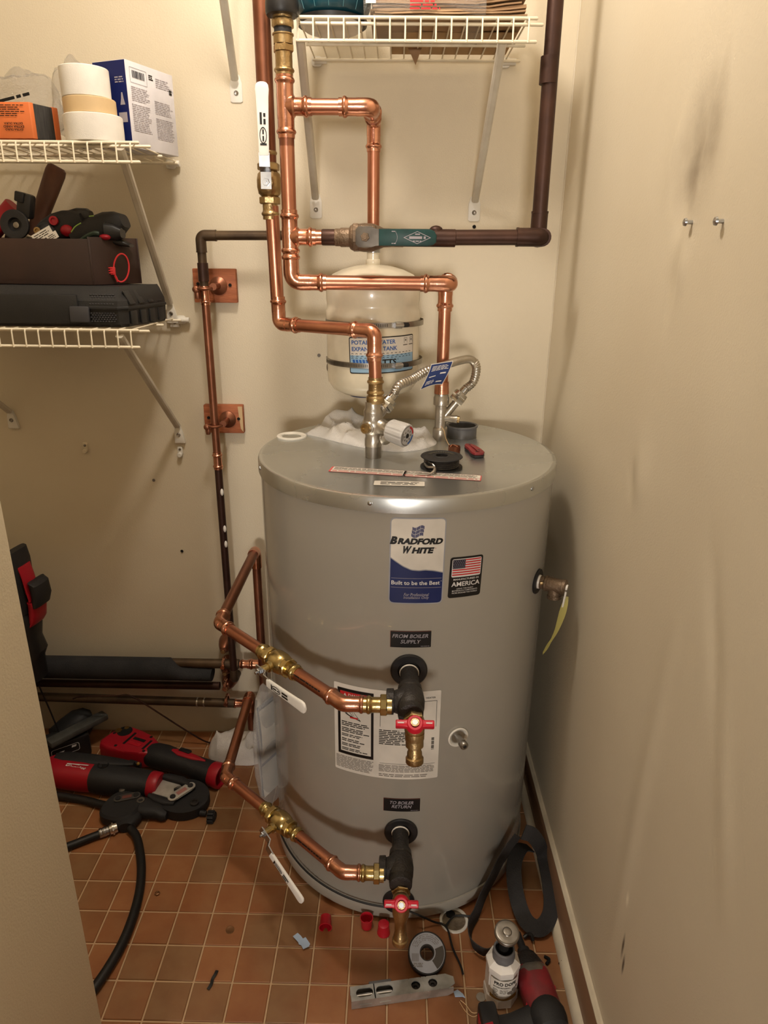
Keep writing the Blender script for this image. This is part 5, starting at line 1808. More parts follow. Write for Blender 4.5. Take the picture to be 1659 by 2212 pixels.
b = B(); b.loft([(V((-.785, .165, 1.395)) + V((.75, .05, .28)) * L_, V((-.35, 0, .94)) * w_, V((0, .024, 0))) for L_, w_ in ((0, .020), (.02, .027), (.05, .032), (.08, .030), (.11, .022), (.125, .012))], 20, 2.6)
b.sphere((-.765, .150, 1.400), (.024, .02, .022)); b.build('tool_body', BLACKM, t)
b = B(); b.loft([(V((-.722, .17, 1.438)) + V((.8, .1, -.05)) * L_, V((0, 0, 1)) * w_, V((0, .012, 0))) for L_, w_ in ((0, .008), (.02, .014), (.045, .015), (.055, .010))], 14, 3); b.build('tool_nose', BLACKP, t)
b = B(); b.lathe((-.745, .142, 1.424), (.1, -1, .1), [(0, .0095), (.004, .0090), (.004, .0055), (.001, .005)], 20); b.build('red_ring', RED, t)
b = B(); b.sphere((-.722, .146, 1.405), (.014, .010, .012)); b.build('red_button', RED, t)
b = B(); b.lathe((-.776, .128, 1.404), (0, -1, .1), [(0, .0075), (.003, .0070), (.003, .004), (.001, .003)], 16); b.build('bolt_head', BRASSD, t)
t = thing('cordless_tool', 'black tool with lime green trim lines at the right of the bin', 'power tool', (-.66, .17, ZB + .02))
b = B(); b.loft([(V((-.715, .165, 1.392)) + V((.93, .10, .30)) * L_, V((-.30, 0, .95)) * w_, V((0, .026, 0))) for L_, w_ in ((0, .018), (.02, .024), (.05, .028), (.08, .029), (.10, .024), (.115, .014))], 22, 3.0); b.build('tool_body', BLACKM, t)
b = B(); b.loft([(V((-.640, .150, 1.405)) + V((.9, .2, -.1)) * L_, V((0, 0, 1)) * w_, V((0, .016, 0))) for L_, w_ in ((0, .018), (.02, .017), (.035, .010))], 16, 3)
b.loft([(V((-.645, .165, 1.392)) + V((.92, .2, -.30)) * L_, V((0, 0, 1)) * w_, V((0, .014, 0))) for L_, w_ in ((0, .010), (.03, .008), (.05, .003))], 14, 3); b.build('tool_nose', BLACKP, t)
b = B(); b.tube(spline([(-.708, .133, 1.402), (-.698, .134, 1.413), (-.686, .136, 1.420)], 5),  .0012, 6); b.build('lime_trim', GREEN, t); b = B(); b.tube(spline([(-.668, .137, 1.433), (-.658, .138, 1.434)], 3), .0010, 6); b.build('lime_trim', GREEN, t)
b = B(); b.tube(spline([(-.690, .128, 1.384), (-.672, .124, 1.394), (-.655, .122, 1.400), (-.646, .124, 1.399)], 5), .0045, 8); b.build('green_grip', DKGREEN, t)
b = B(); b.sphere((-.640, .138, 1.393), (.012, .01, .006)); b.build('red_button', RED, t)
for lab, A_, L_, w_ in (('left one of two white printed strips lying on the tools in the bin', V((-.779, .112, 1.386)), .044, .017), ('right one of two white printed strips lying on the tools in the bin', V((-.748, .108, 1.387)), .024, .014)):
    dd_ = V((.80, .05, .42)).normalized(); sv = V((-.42, .1, .80)).normalized()
    b = B(); b.prism([(0, -w_ / 2), (L_, -w_ / 2), (L_, w_ / 2), (0, w_ / 2)], A_, dd_, sv, .0012)
    o_ = tag(b.build('paper_strip', PAPERW), lab, 'paper')
    g = planemap(A_, dd_, sv)
    b = B(); fineprint(b, .004, L_ - .004, -w_ * .35, w_ * .35, 3, g, .0016, .35, .3, random.Random(int(L_ * 1000))); b.build('strip_print', INK, o_)

# ------------------------------------------------------------------ things on the upper right shelf
ZT = 1.7592
t = thing('teal_tub', 'round teal plastic tub on the wire shelf behind the black cap', 'tub', (-.155, .13, ZT))
b = B(); b.lathe((-.155, .125, ZT + .0005), (0, 0, 1), [(0, .030), (0, .052), (.006, .058), (.014, .060)], 44); b.build('white_base', WHITEP, t)
b = B(); b.lathe((-.155, .125, ZT + .008), (0, 0, 1), [(.0, .0592), (.0, .0655), (.007, .0668), (.008, .060)], 44); b.build('black_rim', BLACKP, t)
b = B(); b.lathe((-.155, .125, ZT + .016), (0, 0, 1), [(0, .058), (.006, .066), (.020, .0720), (.060, .0760), (.100, .0740), (.120, .066), (.130, .045), (.134, .010)], 48); b.build('tub_body', TEALB, t)
b = B()
for k in range(16):
    a = 2 * PI * k / 16
    b.tube([(-.155 + rr * math.cos(a), .125 + rr * math.sin(a), ZT + .016 + zz) for zz, rr in ((.006, .0664), (.020, .0724), (.060, .0764), (.100, .0744))], .0005, 5)
b.tube([(-.155 + .0752 * math.cos(a), .125 + .0752 * math.sin(a), ZT + .062) for a in [2 * PI * q / 40 for q in range(41)]], .0006, 5)
b.build('mould_lines', M('teal_pale_line', (80, 130, 138), 0.4), t)
t = thing('paper_bag_pack', 'pack of folded kraft paper bags in clear wrap on the upper right shelf', 'paper bags', (.07, .13, ZT))
rnd = random.Random(17)
for k in range(17):
    z = ZT + .0015 + k * .0042
    b = B()
    x0_, xm, x1_ = -.075 + rnd.uniform(-.006, .006), .125 + rnd.uniform(-.004, .004), .195 + rnd.uniform(-.006, .006)
    yA, yB = .045 + rnd.uniform(-.006, .008), .225
    rows = []
    for i in range(10):
        f_ = i / 9
        x = x0_ + (x1_ - x0_) * f_
        lift_ = max(0, x - xm) * .28 * (k / 17 + .3) + .0007 * math.sin(x * 60 + k)
        rows.append((x, lift_))
    for i in range(9):
        (xa, la), (xb, lb2) = rows[i], rows[i + 1]
        p = [V((xa, yA + (.012 if xa > xm else 0) * (xa - xm) / .07, z + la)), V((xb, yA + (.012 if xb > xm else 0) * (xb - xm) / .07, z + lb2)), V((xb, yB, z + lb2)), V((xa, yB, z + la))]
        q = [v + V((0, 0, .0026)) for v in p]
        lo4 = [b.bm.verts.new(v) for v in p]; hi4 = [b.bm.verts.new(v) for v in q]
        b.face(list(reversed(lo4))); b.face(hi4); b.face((lo4[0], lo4[1], hi4[1], hi4[0])); b.face((lo4[2], lo4[3], hi4[3], hi4[2]))
        if i == 0: b.face((lo4[3], lo4[0], hi4[0], hi4[3]))
        if i == 8: b.face((lo4[1], lo4[2], hi4[2], hi4[1]))
    b.build('paper_bag', KRAFT, t, smooth=False)
b = B()
b.loft([(V((x, .133, ZT + .040 + .006 * math.sin(x * 40))), V((0, .098 + .004 * math.sin(x * 70), 0)), V((0, 0, .0395 + .003 * math.sin(x * 55)))) for x in [-.092 + .012 * k for k in range(19)]], 28, 5); b.build('clear_wrap', CLEAR, t)
wm = planemap((.0, .033, ZT + .018), (1, 0, 0), (0, 0, 1))
b = B(); fineprint(b, -.01, .060, -.010, .006, 3, wm, .001, .5, .4, random.Random(2)); b.build('wrap_print', INKR, t)
b = B(); strip(b, -.088, -.070, 0, lambda u: .018 + (u + .088) * -.6, wm, .001, 3); b.build('wrap_painted_glint', WHITEP, t)  # white sliver painted as a highlight on the clear wrap
t = thing('cardboard_flat', 'flattened cardboard under the paper bags with a torn corner poking down', 'cardboard', (.05, .16, ZT))
b = B(); b.box((.075, .205, ZT + .0006 - .0002), (.24, .15, .0016)); b.build('card_sheet', CARD, t)
b = B(); b.prism([(-.016, .004), (.012, .004), (.0, -.028)], (.006, .225, ZT - .006), (1, 0, 0), (0, .2, 1), .0012); b.build('torn_corner', KRAFT, t)

# ------------------------------------------------------------------ cloths


def cloth(name, label, outline, z0, height, m, seed, rings=18, thick=.004, wrinkle=.010, freq=22, bumps=()):
    """crumpled cloth: polar grid inside a hand-drawn outline, heights from noise and ridges"""
    pts = spline([(x, y, 0) for x, y in outline + outline[:1]], 10)[:-1]
    c = V((sum(p.x for p in pts) / len(pts), sum(p.y for p in pts) / len(pts), 0))
    b = B()
    n = len(pts)
    allr = []
    for r_ in range(1, rings + 1):
        f = r_ / rings
        ring = []
        for k, p in enumerate(pts):
            q = c.lerp(p, f)
            e = noise.noise(V((q.x * freq, q.y * freq, seed))) + .5 * noise.noise(V((q.x * freq * 2.3, q.y * freq * 2.3, seed + 4)))
            ridge = 1 - abs(noise.noise(V((q.x * freq * .8, q.y * freq * .45, seed + 9)))) * 2
            edge = min(1, (1 - f) * 6 + .15)
            z = z0 + height * (1 - f ** 3) + (wrinkle * (.5 + e * .55) + wrinkle * .9 * max(0, ridge) ** 3) * edge
            for bx, by, rx, ry, bh in bumps:
                g = ((q.x - bx) / rx) ** 2 + ((q.y - by) / ry) ** 2
                z += bh * math.exp(-g)
            ring.append(b.bm.verts.new(V((q.x, q.y, max(z, z0 + .0008)))))
        allr.append(ring)
    top = b.bm.verts.new(V((c.x, c.y, sum(v.co.z for v in allr[0]) / n)))
    for k in range(n):
        b.face((top, allr[0][k], allr[0][(k + 1) % n]))
    for i in range(rings - 1):
        for k in range(n):
            b.face((allr[i][k], allr[i + 1][k], allr[i + 1][(k + 1) % n], allr[i][(k + 1) % n]))
    base = [b.bm.verts.new(V((v.co.x, v.co.y, z0))) for v in allr[-1]]
    for k in range(n):
        b.face((allr[-1][k], base[k], base[(k + 1) % n], allr[-1][(k + 1) % n]))
    b.face(list(reversed(base)))
    return tag(b.build(name, m, sharp=80), label, 'cloth')


ZL = H - .0020
cloth('terry_rag', 'white terry rag crumpled on the heater lid behind the mixing valve', [(-.235, .132), (-.20, .11), (-.14, .055), (-.08, .012), (-.02, -.010), (.03, .010), (.062, .050), (.066, .090), (.045, .125), (-.01, .135), (-.06, .150), (-.10, .185), (-.16, .205), (-.19, .19), (-.205, .165)], ZL, .009, TERRY, 3.0, wrinkle=.015, freq=30,
      bumps=((-.165, .185, .034, .018, .036), (-.115, .172, .03, .018, .030), (-.06, .145, .03, .015, .020), (-.13, .095, .04, .014, .008), (.02, .09, .03, .02, .010), (-.05, .06, .05, .012, .006)))
b = B(); b.sphere((-.105, .178, ZL + .026), (.014, .010, .006)); tag(b.build('rubber_plug', RUBBER), 'small black rubber piece on the rag at the heater top', 'plug')
cloth('terry_rag', 'greyish white rag heaped on the tiles behind the lower boiler pipe', [(-.555, .235), (-.545, .20), (-.51, .178), (-.46, .172), (-.41, .175), (-.385, .205), (-.39, .25), (-.43, .275), (-.48, .285), (-.53, .270)], .0004, .044, TERRYG, 8.0, wrinkle=.022, freq=24,
      bumps=((-.51, .225, .03, .03, .014), (-.43, .23, .03, .03, .010)))

# ------------------------------------------------------------------ small things on the heater lid
b = B(); b.lathe((-.258, .107, ZL), (0, 0, 1), [(0, .0215), (0, .0335), (.003, .0335), (.0045, .0320), (.005, .0300), (.0042, .0265), (.0018, .0245), (.0016, .0215), (0, .0215)], 44, cap=False)
tag(b.build('plastic_ring', CLIPW), 'white plastic ring lying at the left edge of the heater lid', 'ring')
b = B(); b.lathe((.128, .134, ZL), (0, 0, 1), [(0, .0335), (.022, .0335), (.0235, .0360), (.0270, .0360), (.0275, .0340), (.026, .0310), (.004, .0310), (.004, .001)], 44)
tag(b.build('pvc_cap', PVC), 'dark grey open plastic cap at the back of the heater lid', 'cap')
t = thing('copper_fitting', 'small copper ring with torn rim beside the red knife on the lid', 'pipe fitting', (.100, -.004, ZL))
b = B(); b.lathe((.100, -.004, ZL), (0, 0, 1), [(0, .0100), (0, .0125), (.006, .0130), (.013, .0125), (.013, .0118), (.002, .0100)], 28, cap=False); b.build('ring', COPPERD, t)
b = B(); b.tube(spline([(.091, -.010, ZL + .012), (.094, -.006, ZL + .016), (.100, .000, ZL + .014), (.107, -.003, ZL + .012)], 5), .0009, 6); b.build('rim_shaving', COPPERF, t)
# folding knife
t = thing('folding_knife', 'red handled folding knife lying on the right of the heater lid', 'knife', (.142, -.015, ZL))
kd_ = V((.20, -.98, 0)).normalized(); ks = V((.98, .20, 0)); ko = V((.132, .028, ZL))
for z_, m_, nm in ((.0005, BLACKM, 'liner'), (.0062, RED, 'handle_scale')):
    b = B(); pl_ = [(0, -.006), (.010, -.011), (.024, -.0125), (.030, -.0100), (.040, -.0105), (.056, -.0130), (.070, -.0135), (.079, -.010), (.081, -.002), (.079, .008), (.070, .0135), (.052, .0130), (.036, .0120), (.018, .0105), (.004, .007)]
    b.prism(pl_, ko + V((0, 0, z_ + (.0 if nm == 'liner' else 0))), kd_, V((-kd_.y, kd_.x, 0)), .0052 if nm == 'liner' else .0050, .0012)
    b.build(nm, m_ if nm == 'liner' else REDW, t)
b = B()
for f_, g_ in ((.012, 0), (.040, .003), (.070, -.004), (.055, .006)):
    b.lathe(ko + kd_ * f_ + V((-kd_.y, kd_.x, 0)) * g_ + V((0, 0, .011)), (0, 0, 1), [(0, .0026), (.0007, .0024), (.0008, .001)], 12)
b.build('rivet', BLACKP, t)
b = B(); b.prism([(-.008, -.004), (.004, -.005), (.004, .005), (-.005, .006)], ko + V((0, 0, .003)), kd_, V((-kd_.y, kd_.x, 0)), .005, .001); b.build('pivot_tab', BLACKP, t)
b = B(); b.ribbon([ko + kd_ * .020 + V((.0, 0, .0125)), ko + kd_ * .050 + V((0, 0, .0135)), ko + kd_ * .072 + V((0, 0, .0125))], .004, .0008, up0=ks); b.build('pocket_clip', REDW, t)
# spool of solder
t = thing('solder_spool', 'black spool of solder on the front of the heater lid', 'spool', (.066, -.116, ZL))
b = B(); b.lathe((.066, -.116, ZL), (0, 0, 1), [(0, .0115), (0, .041), (.0022, .041), (.0028, .030), (.020, .030), (.0205, .0395), (.0215, .0410), (.0230, .0400), (.0234, .0330), (.0225, .0320), (.0228, .0170), (.0238, .0160), (.0238, .0118), (0, .0115)], 48, cap=False); b.build('spool_body', BLACKM, t)
b = B(); b.lathe((.066, -.116, ZL + .0028), (0, 0, 1), [(k * .0018, .0335 + (.0012 if k % 2 else 0)) for k in range(10)], 40); b.build('solder_wire', IRON, t)
b = B(); b.tube(spline([(.034, -.132, ZL + .012), (.038, -.150, ZL + .010), (.050, -.160, ZL + .012), (.046, -.172, ZL + .006), (.032, -.176, ZL + .002), (.018, -.172, ZL + .002)], 6), .0024, 8)
b.tube(spline([(.040, -.136, ZL + .016), (.046, -.150, ZL + .016), (.052, -.158, ZL + .010), (.050, -.166, ZL + .003)], 6), .0016, 6); b.build('loose_end', STEEL, t)
b = B(); sm = planemap((.066, -.116, ZL + .0230), (1, 0, 0), (0, 1, 0))
for a in range(20, 160, 11):
    sector(b, a, a + 6, .0215, .0275, sm, .0006, 2)
b.build('spool_print', M('spool_grey_print', (86, 82, 66), .5), t)

# ------------------------------------------------------------------ things on the tiles in front
Z0 = .0003
# red caps
for (x, y, lay, lab) in ((-.160, -.325, 1, 'red plastic cap lying on its side left of the other two'), (-.071, -.322, 2, 'red plastic cap standing open side up between its two fellows'), (-.034, -.336, 0, 'red plastic cap standing open side down next to the drain valve')):
    b = B()
    prof = [(0, .0105), (.0005, .0115), (.022, .0130), (.024, .0140), (.026, .0140), (.026, .0125), (.002, .0102), (.002, .001)]
    if lay == 0:
        b.lathe((x, y, Z0 + .026), (0, 0, -1), prof, 30)
    elif lay == 2:
        b.lathe((x, y, Z0), (0, 0, 1), prof, 30)
    else:
        b.lathe((x + .0, y + .014, Z0 + .0125), (.05, -1, -.055), prof, 30)
    tag(b.build('thread_protector', REDCAP), lab, 'cap', 'red plastic pipe caps')
# blue paper scrap
b = B(); b.prism([(-.020, .006), (-.012, .016), (-.004, .012), (.002, .005), (.007, .008), (.020, -.006), (.019, -.012), (.008, -.019), (.002, -.010), (-.004, -.008), (-.006, -.004)], (-.207, -.362, Z0 + .0006), (1, -.1, 0), (.1, 1, 0), .0005)
for v in b.bm.verts:
    v.co.z += .0015 + .0035 * abs(math.sin(v.co.x * 90))
tag(b.build('paper_scrap', BLUEP), 'pale blue torn paper scrap on the tiles', 'paper scrap')
b = B(); b.lathe((-.364, -.338, Z0), (0, 0, 1), [(0, .0085), (.0003, .0093), (.0012, .0093), (.0014, .0085), (.0011, .0078), (.0012, .001)], 28)
tag(b.build('coin', COIN), 'dull brown coin on the tiles left of the blue scrap', 'coin')
b = B(); b.ribbon(spline([(-.369, -.430, Z0 + .003), (-.371, -.440, Z0 + .004), (-.374, -.446, Z0 + .002), (-.374, -.458, Z0 + .003), (-.378, -.468, Z0 + .002)], 4), .006, .0012, up0=(1, 0, 0))
tag(b.build('tape_scrap', RUBBER), 'small black strip of tape on the front tiles', 'scrap')
for (x, y, r_, lab) in ((-.548, -.253, .006, 'small brown nut on the tiles right of the black hose'),):
    b = B(); b.lathe((x, y, Z0), (0, 0, 1), [(0, r_), (.004, r_), (.005, r_ * .7), (.003, r_ * .4)], 6); tag(b.build('hex_nut', COIN), lab, 'nut')
# floor drain
t = thing('floor_drain', 'round floor drain opening with white ring beside the heater foot', 'drain', (.119, -.304, 0))
b = B(); b.lathe((.119, -.304, Z0), (0, 0, 1), [(0, .0250), (0, .0315), (.0030, .0310), (.0036, .0290), (.0030, .0262), (.001, .0250), (0, .0250)], 40, cap=False); b.build('drain_ring', CLIPW, t)
b = B(); b.lathe((.119, -.304, Z0), (0, 0, 1), [(0, .0262), (.0008, .0262), (.0008, .001)], 36); b.build('drain_bed', CEMENT, t)
b = B(); b.lathe((.112, -.288, Z0 + .001), (0, 0, 1), [(0, .0105), (.001, .0095), (.001, .001)], 14)
for v in b.bm.verts:
    v.co.x += .004 * noise.noise(v.co * 160); v.co.y += .003 * noise.noise(v.co * 190 + V((3, 0, 0)))
b.build('debris', DARKH, t)
# roll of solder seen from above
t = thing('wire_roll', 'black rimmed roll with grey printed face leaning beside the level', 'roll', (.057, -.406, 0))
ra = V((.0, -.42, .90)).normalized(); rc = V((.055, -.399, .0185)); rr_ = .0385
b = B(); b.lathe(rc, ra, [(0, .0150), (0, rr_ * .98), (.001, rr_), (.020, rr_), (.021, rr_ * .98), (.021, .0150), (0, .0150)], 48, cap=False); b.build('roll_body', RUBBER, t)
b = B(); b.lathe(rc + ra * .0200, ra, [(0, .0155), (0, .0358), (.0016, .0355), (.0016, .0150)], 48, cap=False); o_ = b.build('paper_face', LABELS_, t); o_['label'] = 'grey printed face'
rx_ = V((1, 0, 0)); g = planemap(rc + ra * .0217, rx_, ra.cross(rx_))
b = B()
for k in range(4):
    for q in range(26):
        a = 30 + q * 5.0
        if random.random() < .75:
            sector(b, a, a + 3.6, .0215 + k * .0033, .0228 + k * .0033, g, .0003, 1)
x = -.031
while x < -.0175:
    strip(b, x, x + .0009, -.016, -.002, g, .0003, 1); x += .0018
fineprint(b, -.028, -.008, -.026, -.018, 3, g, .0003, .5, .2, random.Random(3))
b.build('roll_print', INKG, t)
b = B(); sector(b, -55, 22, .017, .0345, g, .0003, 12); b.build('roll_worn_patch', M('worn_dark_patch', (74, 68, 62), .6), t)
b = B(); b.lathe(rc, ra, [(0, .0148), (.0205, .0148), (.0205, .0128), (0, .0128)], 32, cap=False); b.build('roll_core', IRON, t)

# torpedo level
t = thing('torpedo_level', 'short aluminium level with oblong and round holes on the front tiles', 'level', (.01, -.482, 0))
lv0 = V((-.0930, -.4990, Z0)); lx_ = V((.205, .034, 0)).normalized(); ly_ = V((-lx_.y, lx_.x, 0)); LL = .205
mxl = frame(lv0, lx_)
Wd, Hh, wt = .0290, .0215, .0022


def level_plate(b, z0, z1, holes):
    """plate with real openings: bars between the holes and a ring of quads round each hole"""
    cuts = sorted(holes)
    x = 0.0
    for cx, hw, hr in cuts:
        if cx - hw - .004 > x:
            b.box(((x + cx - hw - .004) / 2, Wd / 2, (z0 + z1) / 2), (cx - hw - .004 - x, Wd, z1 - z0))
        outer, inner = [], []
        n_ = 32
        for k in range(n_):
            a = 2 * PI * k / n_
            ca, sa = math.cos(a), math.sin(a)
            sx = (hw - hr) * (1 if ca > 0 else -1) if abs(ca) > 1e-6 else 0
            inner.append((cx + sx + hr * ca, Wd / 2 + hr * sa))
            ow, oh = hw + .004, Wd / 2
            m_ = max(abs(inner[-1][0] - cx) / ow, abs(inner[-1][1] - Wd / 2) / oh)
            outer.append((cx + (inner[-1][0] - cx) / m_, Wd / 2 + (inner[-1][1] - Wd / 2) / m_))
        vt = [[b.bm.verts.new((px_, py_, z)) for px_, py_ in loop] for loop in (outer, inner) for z in (z0, z1)]
        o0, o1, i0, i1 = vt
        for k in range(n_):
            j = (k + 1) % n_
            b.face((o1[k], o1[j], i1[j], i1[k])); b.face((o0[j], o0[k], i0[k], i0[j])); b.face((i1[k], i1[j], i0[j], i0[k])); b.face((o0[k], o0[j], o1[j], o1[k]))
        x = cx + hw + .004
    return x


b = B(mxl)
xe = level_plate(b, Hh - wt, Hh, [(.027, .0165, .0085), (.066, .0165, .0085), (.128, .0088, .0088), (.162, .0088, .0088)])
b.prism([(xe, 0), (.190, 0), (LL, .008), (LL, .021), (.190, Wd), (xe, Wd)], (0, 0, Hh - wt), (1, 0, 0), (0, 1, 0), wt)
b.build('top_plate', ALU, t)
b = B(mxl); b.prism([(0, 0), (.190, 0), (LL - .004, .006), (LL - .004, Hh - wt), (0, Hh - wt)], (0, wt, 0), (1, 0, 0), (0, 0, 1), wt)
b.box((.0275, -.0003, .0075), (.024, .001, .004)); b.box((.066, -.0003, .0075), (.022, .001, .004)); b.build('side_plate', ALU, t)
b = B(mxl); b.box((.095, Wd - wt / 2, (Hh - wt) / 2), (.19, wt, Hh - wt)); b.build('side_plate', ALU, t)
b = B(mxl); b.box((.095, Wd / 2, .0012), (.188, Wd - 2 * wt - .001, .002)); b.build('base_plate', IRON, t)
for cx_ in (.027, .066):
    b = B(mxl); b.lathe((cx_ - .015, Wd / 2, .0125), (1, 0, 0), [(0, .0045), (.030, .0045)], 16); o_ = b.build('vial', STEEL, t)
for cx_ in (.128, .162):
    b = B(mxl); b.lathe((cx_, Wd / 2, .010), (0, 0, 1), [(0, .0080), (.006, .0080), (.006, .004), (.003, .003), (.003, .001)], 20); b.build('insert', IRON, t)
b = B(mxl); b.box((.060, Wd + .0046, .010), (.045, .008, .016), bev=.002); tag(b.build('spare_clip', PVC), 'grey plastic bit tucked behind the level', 'clip')
b = B(); b.prism([(-.004, -.004), (.010, -.002), (.016, -.006), (.012, .002), (.002, .010), (-.006, .006)], (.112, -.468, Z0 + .001), (1, 0, 0), (0, 1, 0), .003, .0008); tag(b.build('plastic_shred', BLUEP), 'pale shred of plastic at the right tip of the level', 'scrap')
b = B(); b.tube(spline([(.118, -.478, Z0 + .002), (.128, -.486, Z0 + .001), (.138, -.500, Z0 + .001), (.150, -.502, Z0 + .002), (.160, -.508, Z0 + .001)], 5), .0007, 6); b.tube(spline([(.116, -.480, Z0 + .001), (.126, -.498, Z0 + .001), (.140, -.508, Z0 + .001), (.156, -.500, Z0 + .001)], 5), .0006, 6)
tag(b.build('cotton_strand', STRANDM), 'pale loose strands on the tiles right of the level', 'strand', kind='stuff')

# bottle of pipe sealant
t = thing('sealant_bottle', 'white octagonal sealant bottle with dark paste and raised metal brush lid', 'bottle', (.197, -.462, 0))
bx, by = .197, -.462
b = B(); b.lathe((bx, by, Z0), (0, 0, 1), [(0, .0300), (.003, .0335), (.022, .0335), (.026, .0315), (.080, .0315), (.084, .0330), (.094, .0330), (.104, .0215)], 8, phase=PI / 8 + .12); b.build('bottle_body', WHITEP, t, sharp=20)
b = B(); b.lathe((bx, by, Z0 + .104), (0, 0, 1), [(-.002, .0212), (.003, .0205), (.005, .0218), (.008, .0218), (.010, .0205), (.020, .0205), (.022, .0185), (.022, .0170), (-.002, .0165)], 30, cap=False); b.build('bottle_neck', PVC, t)
b = B(); b.lathe((bx, by, Z0 + .118), (0, 0, 1), [(0, .0166), (.0005, .001)], 24); b.build('dark_paste', DARKH, t)
lidc = V((bx + .003, by + .004, Z0 + .158)); ld = V((.05, -.22, 1)).normalized()
b = B(); b.tube([(bx - .002, by, Z0 + .110), lidc - ld * .004], .0095, 14); b.build('brush_stem', DARKH, t)
b = B(); b.lathe(lidc - ld * .004, ld, [(0, .0215), (.0015, .0232), (.003, .0225), (.0045, .0232), (.006, .0225), (.0075, .0235), (.009, .0235), (.0105, .0220), (.011, .0200), (.0105, .0090), (.012, .0080), (.0125, .0065), (.0122, .001)], 40); b.build('metal_lid', STEEL, t)
ap = .0315 * math.cos(PI / 8)
g8 = cylmap(.0326, bx, by)
b = B(); strip(b, -.028, .030, .027, .079, g8, .0, 14); lab_ = b.build('front_label', PAPERW, t); lab_['label'] = 'printed front label with black lettering'
b = B(); words(b, [('PRO DOPE', .002, .0700, .0440, .0082)], g8, .0004, bold=.03); fineprint(b, -.022, .012, .0590, .0625, 2, g8, .0004, .5, .1, random.Random(5)); b.build('label_lettering', INK, lab_)
b = B(); fineprint(b, -.022, -.010, .034, .056, 7, g8, .0004, .5, .3, random.Random(6)); fineprint(b, -.008, .012, .045, .056, 4, g8, .0004, .4, .5, random.Random(7)); b.build('label_small_print', INKG, lab_)
b = B(); strip(b, -.028, .030, .0275, lambda u: .0345 + .010 * ((u + .028) / .058) ** 2 * .6 - .004 * math.sin((u + .02) * 90), g8, .0004, 12); b.build('label_amber_band', AMBER, lab_)
b = B()
for (cx_, cz_, rx2, rz2) in ((.012, .047, .006, .004), (.020, .053, .005, .005), (.024, .045, .005, .006), (.018, .041, .004, .003), (.026, .058, .003, .004)):
    pts_ = [g8(cx_ + rx2 * math.cos(a), cz_ + rz2 * math.sin(a), .0006) for a in [2 * PI * k / 12 for k in range(12)]]
    b.face([b.bm.verts.new(p) for p in pts_])
b.build('label_picture', INKG, lab_)
b = B(); b.lathe((.159, -.470, Z0), (0, 0, 1), [(0, .0095), (.0012, .0092), (.0014, .001)], 20); tag(b.build('clear_disc', NICKEL), 'small pale disc on the tiles at the left foot of the bottle', 'disc')

# impact driver on its side
t = thing('impact_driver', 'red and black impact driver lying on its side by the right baseboard', 'power tool', (.283, -.45, 0))
ax_d = V((-.14, 1, -.04)).normalized(); sx_d = V((1, .14, 0)).normalized(); dz_d = sx_d.cross(ax_d)
if dz_d.z < 0:
    dz_d = -dz_d
oD = V((.2740, -.5460, .037))
sec_b = [(0, .020), (.006, .029), (.030, .0325), (.070, .0330), (.095, .0320), (.110, .0285)]
b = B(); b.loft([(oD + ax_d * L_, sx_d * w_, dz_d * w_ * 1.02) for L_, w_ in sec_b], 26, 2.5); b.build('motor_housing', REDW, t)
b = B(); b.loft([(oD + ax_d * L_, sx_d * w_, dz_d * w_ * 1.02) for L_, w_ in ((.100, .0312), (.112, .0290), (.128, .0240), (.140, .0190), (.144, .0150))], 26, 2.3); b.build('gear_nose', IRON, t)
b = B(); b.loft([(oD + ax_d * L_, sx_d * w_ * .98, dz_d * w_ * 1.01) for L_, w_ in ((.086, .0330), (.095, .0327), (.101, .0318), (.106, .0300))], 26, 2.4); b.build('worn_grey_band', STEEL, t)
b = B(); b.lathe(oD + ax_d * .143, ax_d, [(0, .0135), (.012, .0125), (.014, .0085), (.016, .0075), (.050, .0070), (.051, .0055)], 20); b.build('bit_holder', BLACKM, t)
b = B(); b.loft([(oD + ax_d * L_ + dz_d * z_, sx_d * w_, dz_d * h_) for L_, z_, w_, h_ in ((-.020, .002, .022, .026), (-.014, .003, .031, .032), (.004, .004, .0345, .0335), (.016, .004, .0345, .0335), (.030, .006, .028, .030), (.038, .010, .016, .022))], 24, 2.6); b.build('rear_cap', BLACKM, t)
hd_ = V((-1, -.10, -.06)).normalized(); hp_ = oD + ax_d * .018 - sx_d * .018
b = B(); b.loft([(hp_ + hd_ * L_ + ax_d * s_, ax_d * w_, V((0, 0, 1)) * h_) for L_, s_, w_, h_ in ((0, .0, .026, .020), (.02, -.004, .022, .018), (.05, -.010, .020, .0165), (.070, -.014, .022, .018), (.078, -.015, .030, .022))], 20, 3); b.build('grip', BLACKM, t)
bc = hp_ + hd_ * .092 + ax_d * -.016
b = B(); b.box(V((bc.x, bc.y, .030)), (.034, .084, .056), Matrix.Rotation(.10, 3, 'Z'), .007); b.build('battery', BLACKP, t)
b = B(); b.box(V((bc.x - .0165, bc.y + .006, .034)), (.005, .040, .024), Matrix.Rotation(.10, 3, 'Z'), .002); b.box(V((bc.x - .004, bc.y - .012, .0585)), (.020, .022, .004), Matrix.Rotation(.3, 3, 'Z'), .001); b.build('battery_release', RED, t)
b = B(); b.sphere(oD + ax_d * .060 + sx_d * .029 + dz_d * .014, (.004, .006, .003)); b.sphere(oD + ax_d * .034 - sx_d * .030 + dz_d * .010, (.004, .010, .003)); b.build('paint_speck', REDCAP, t)

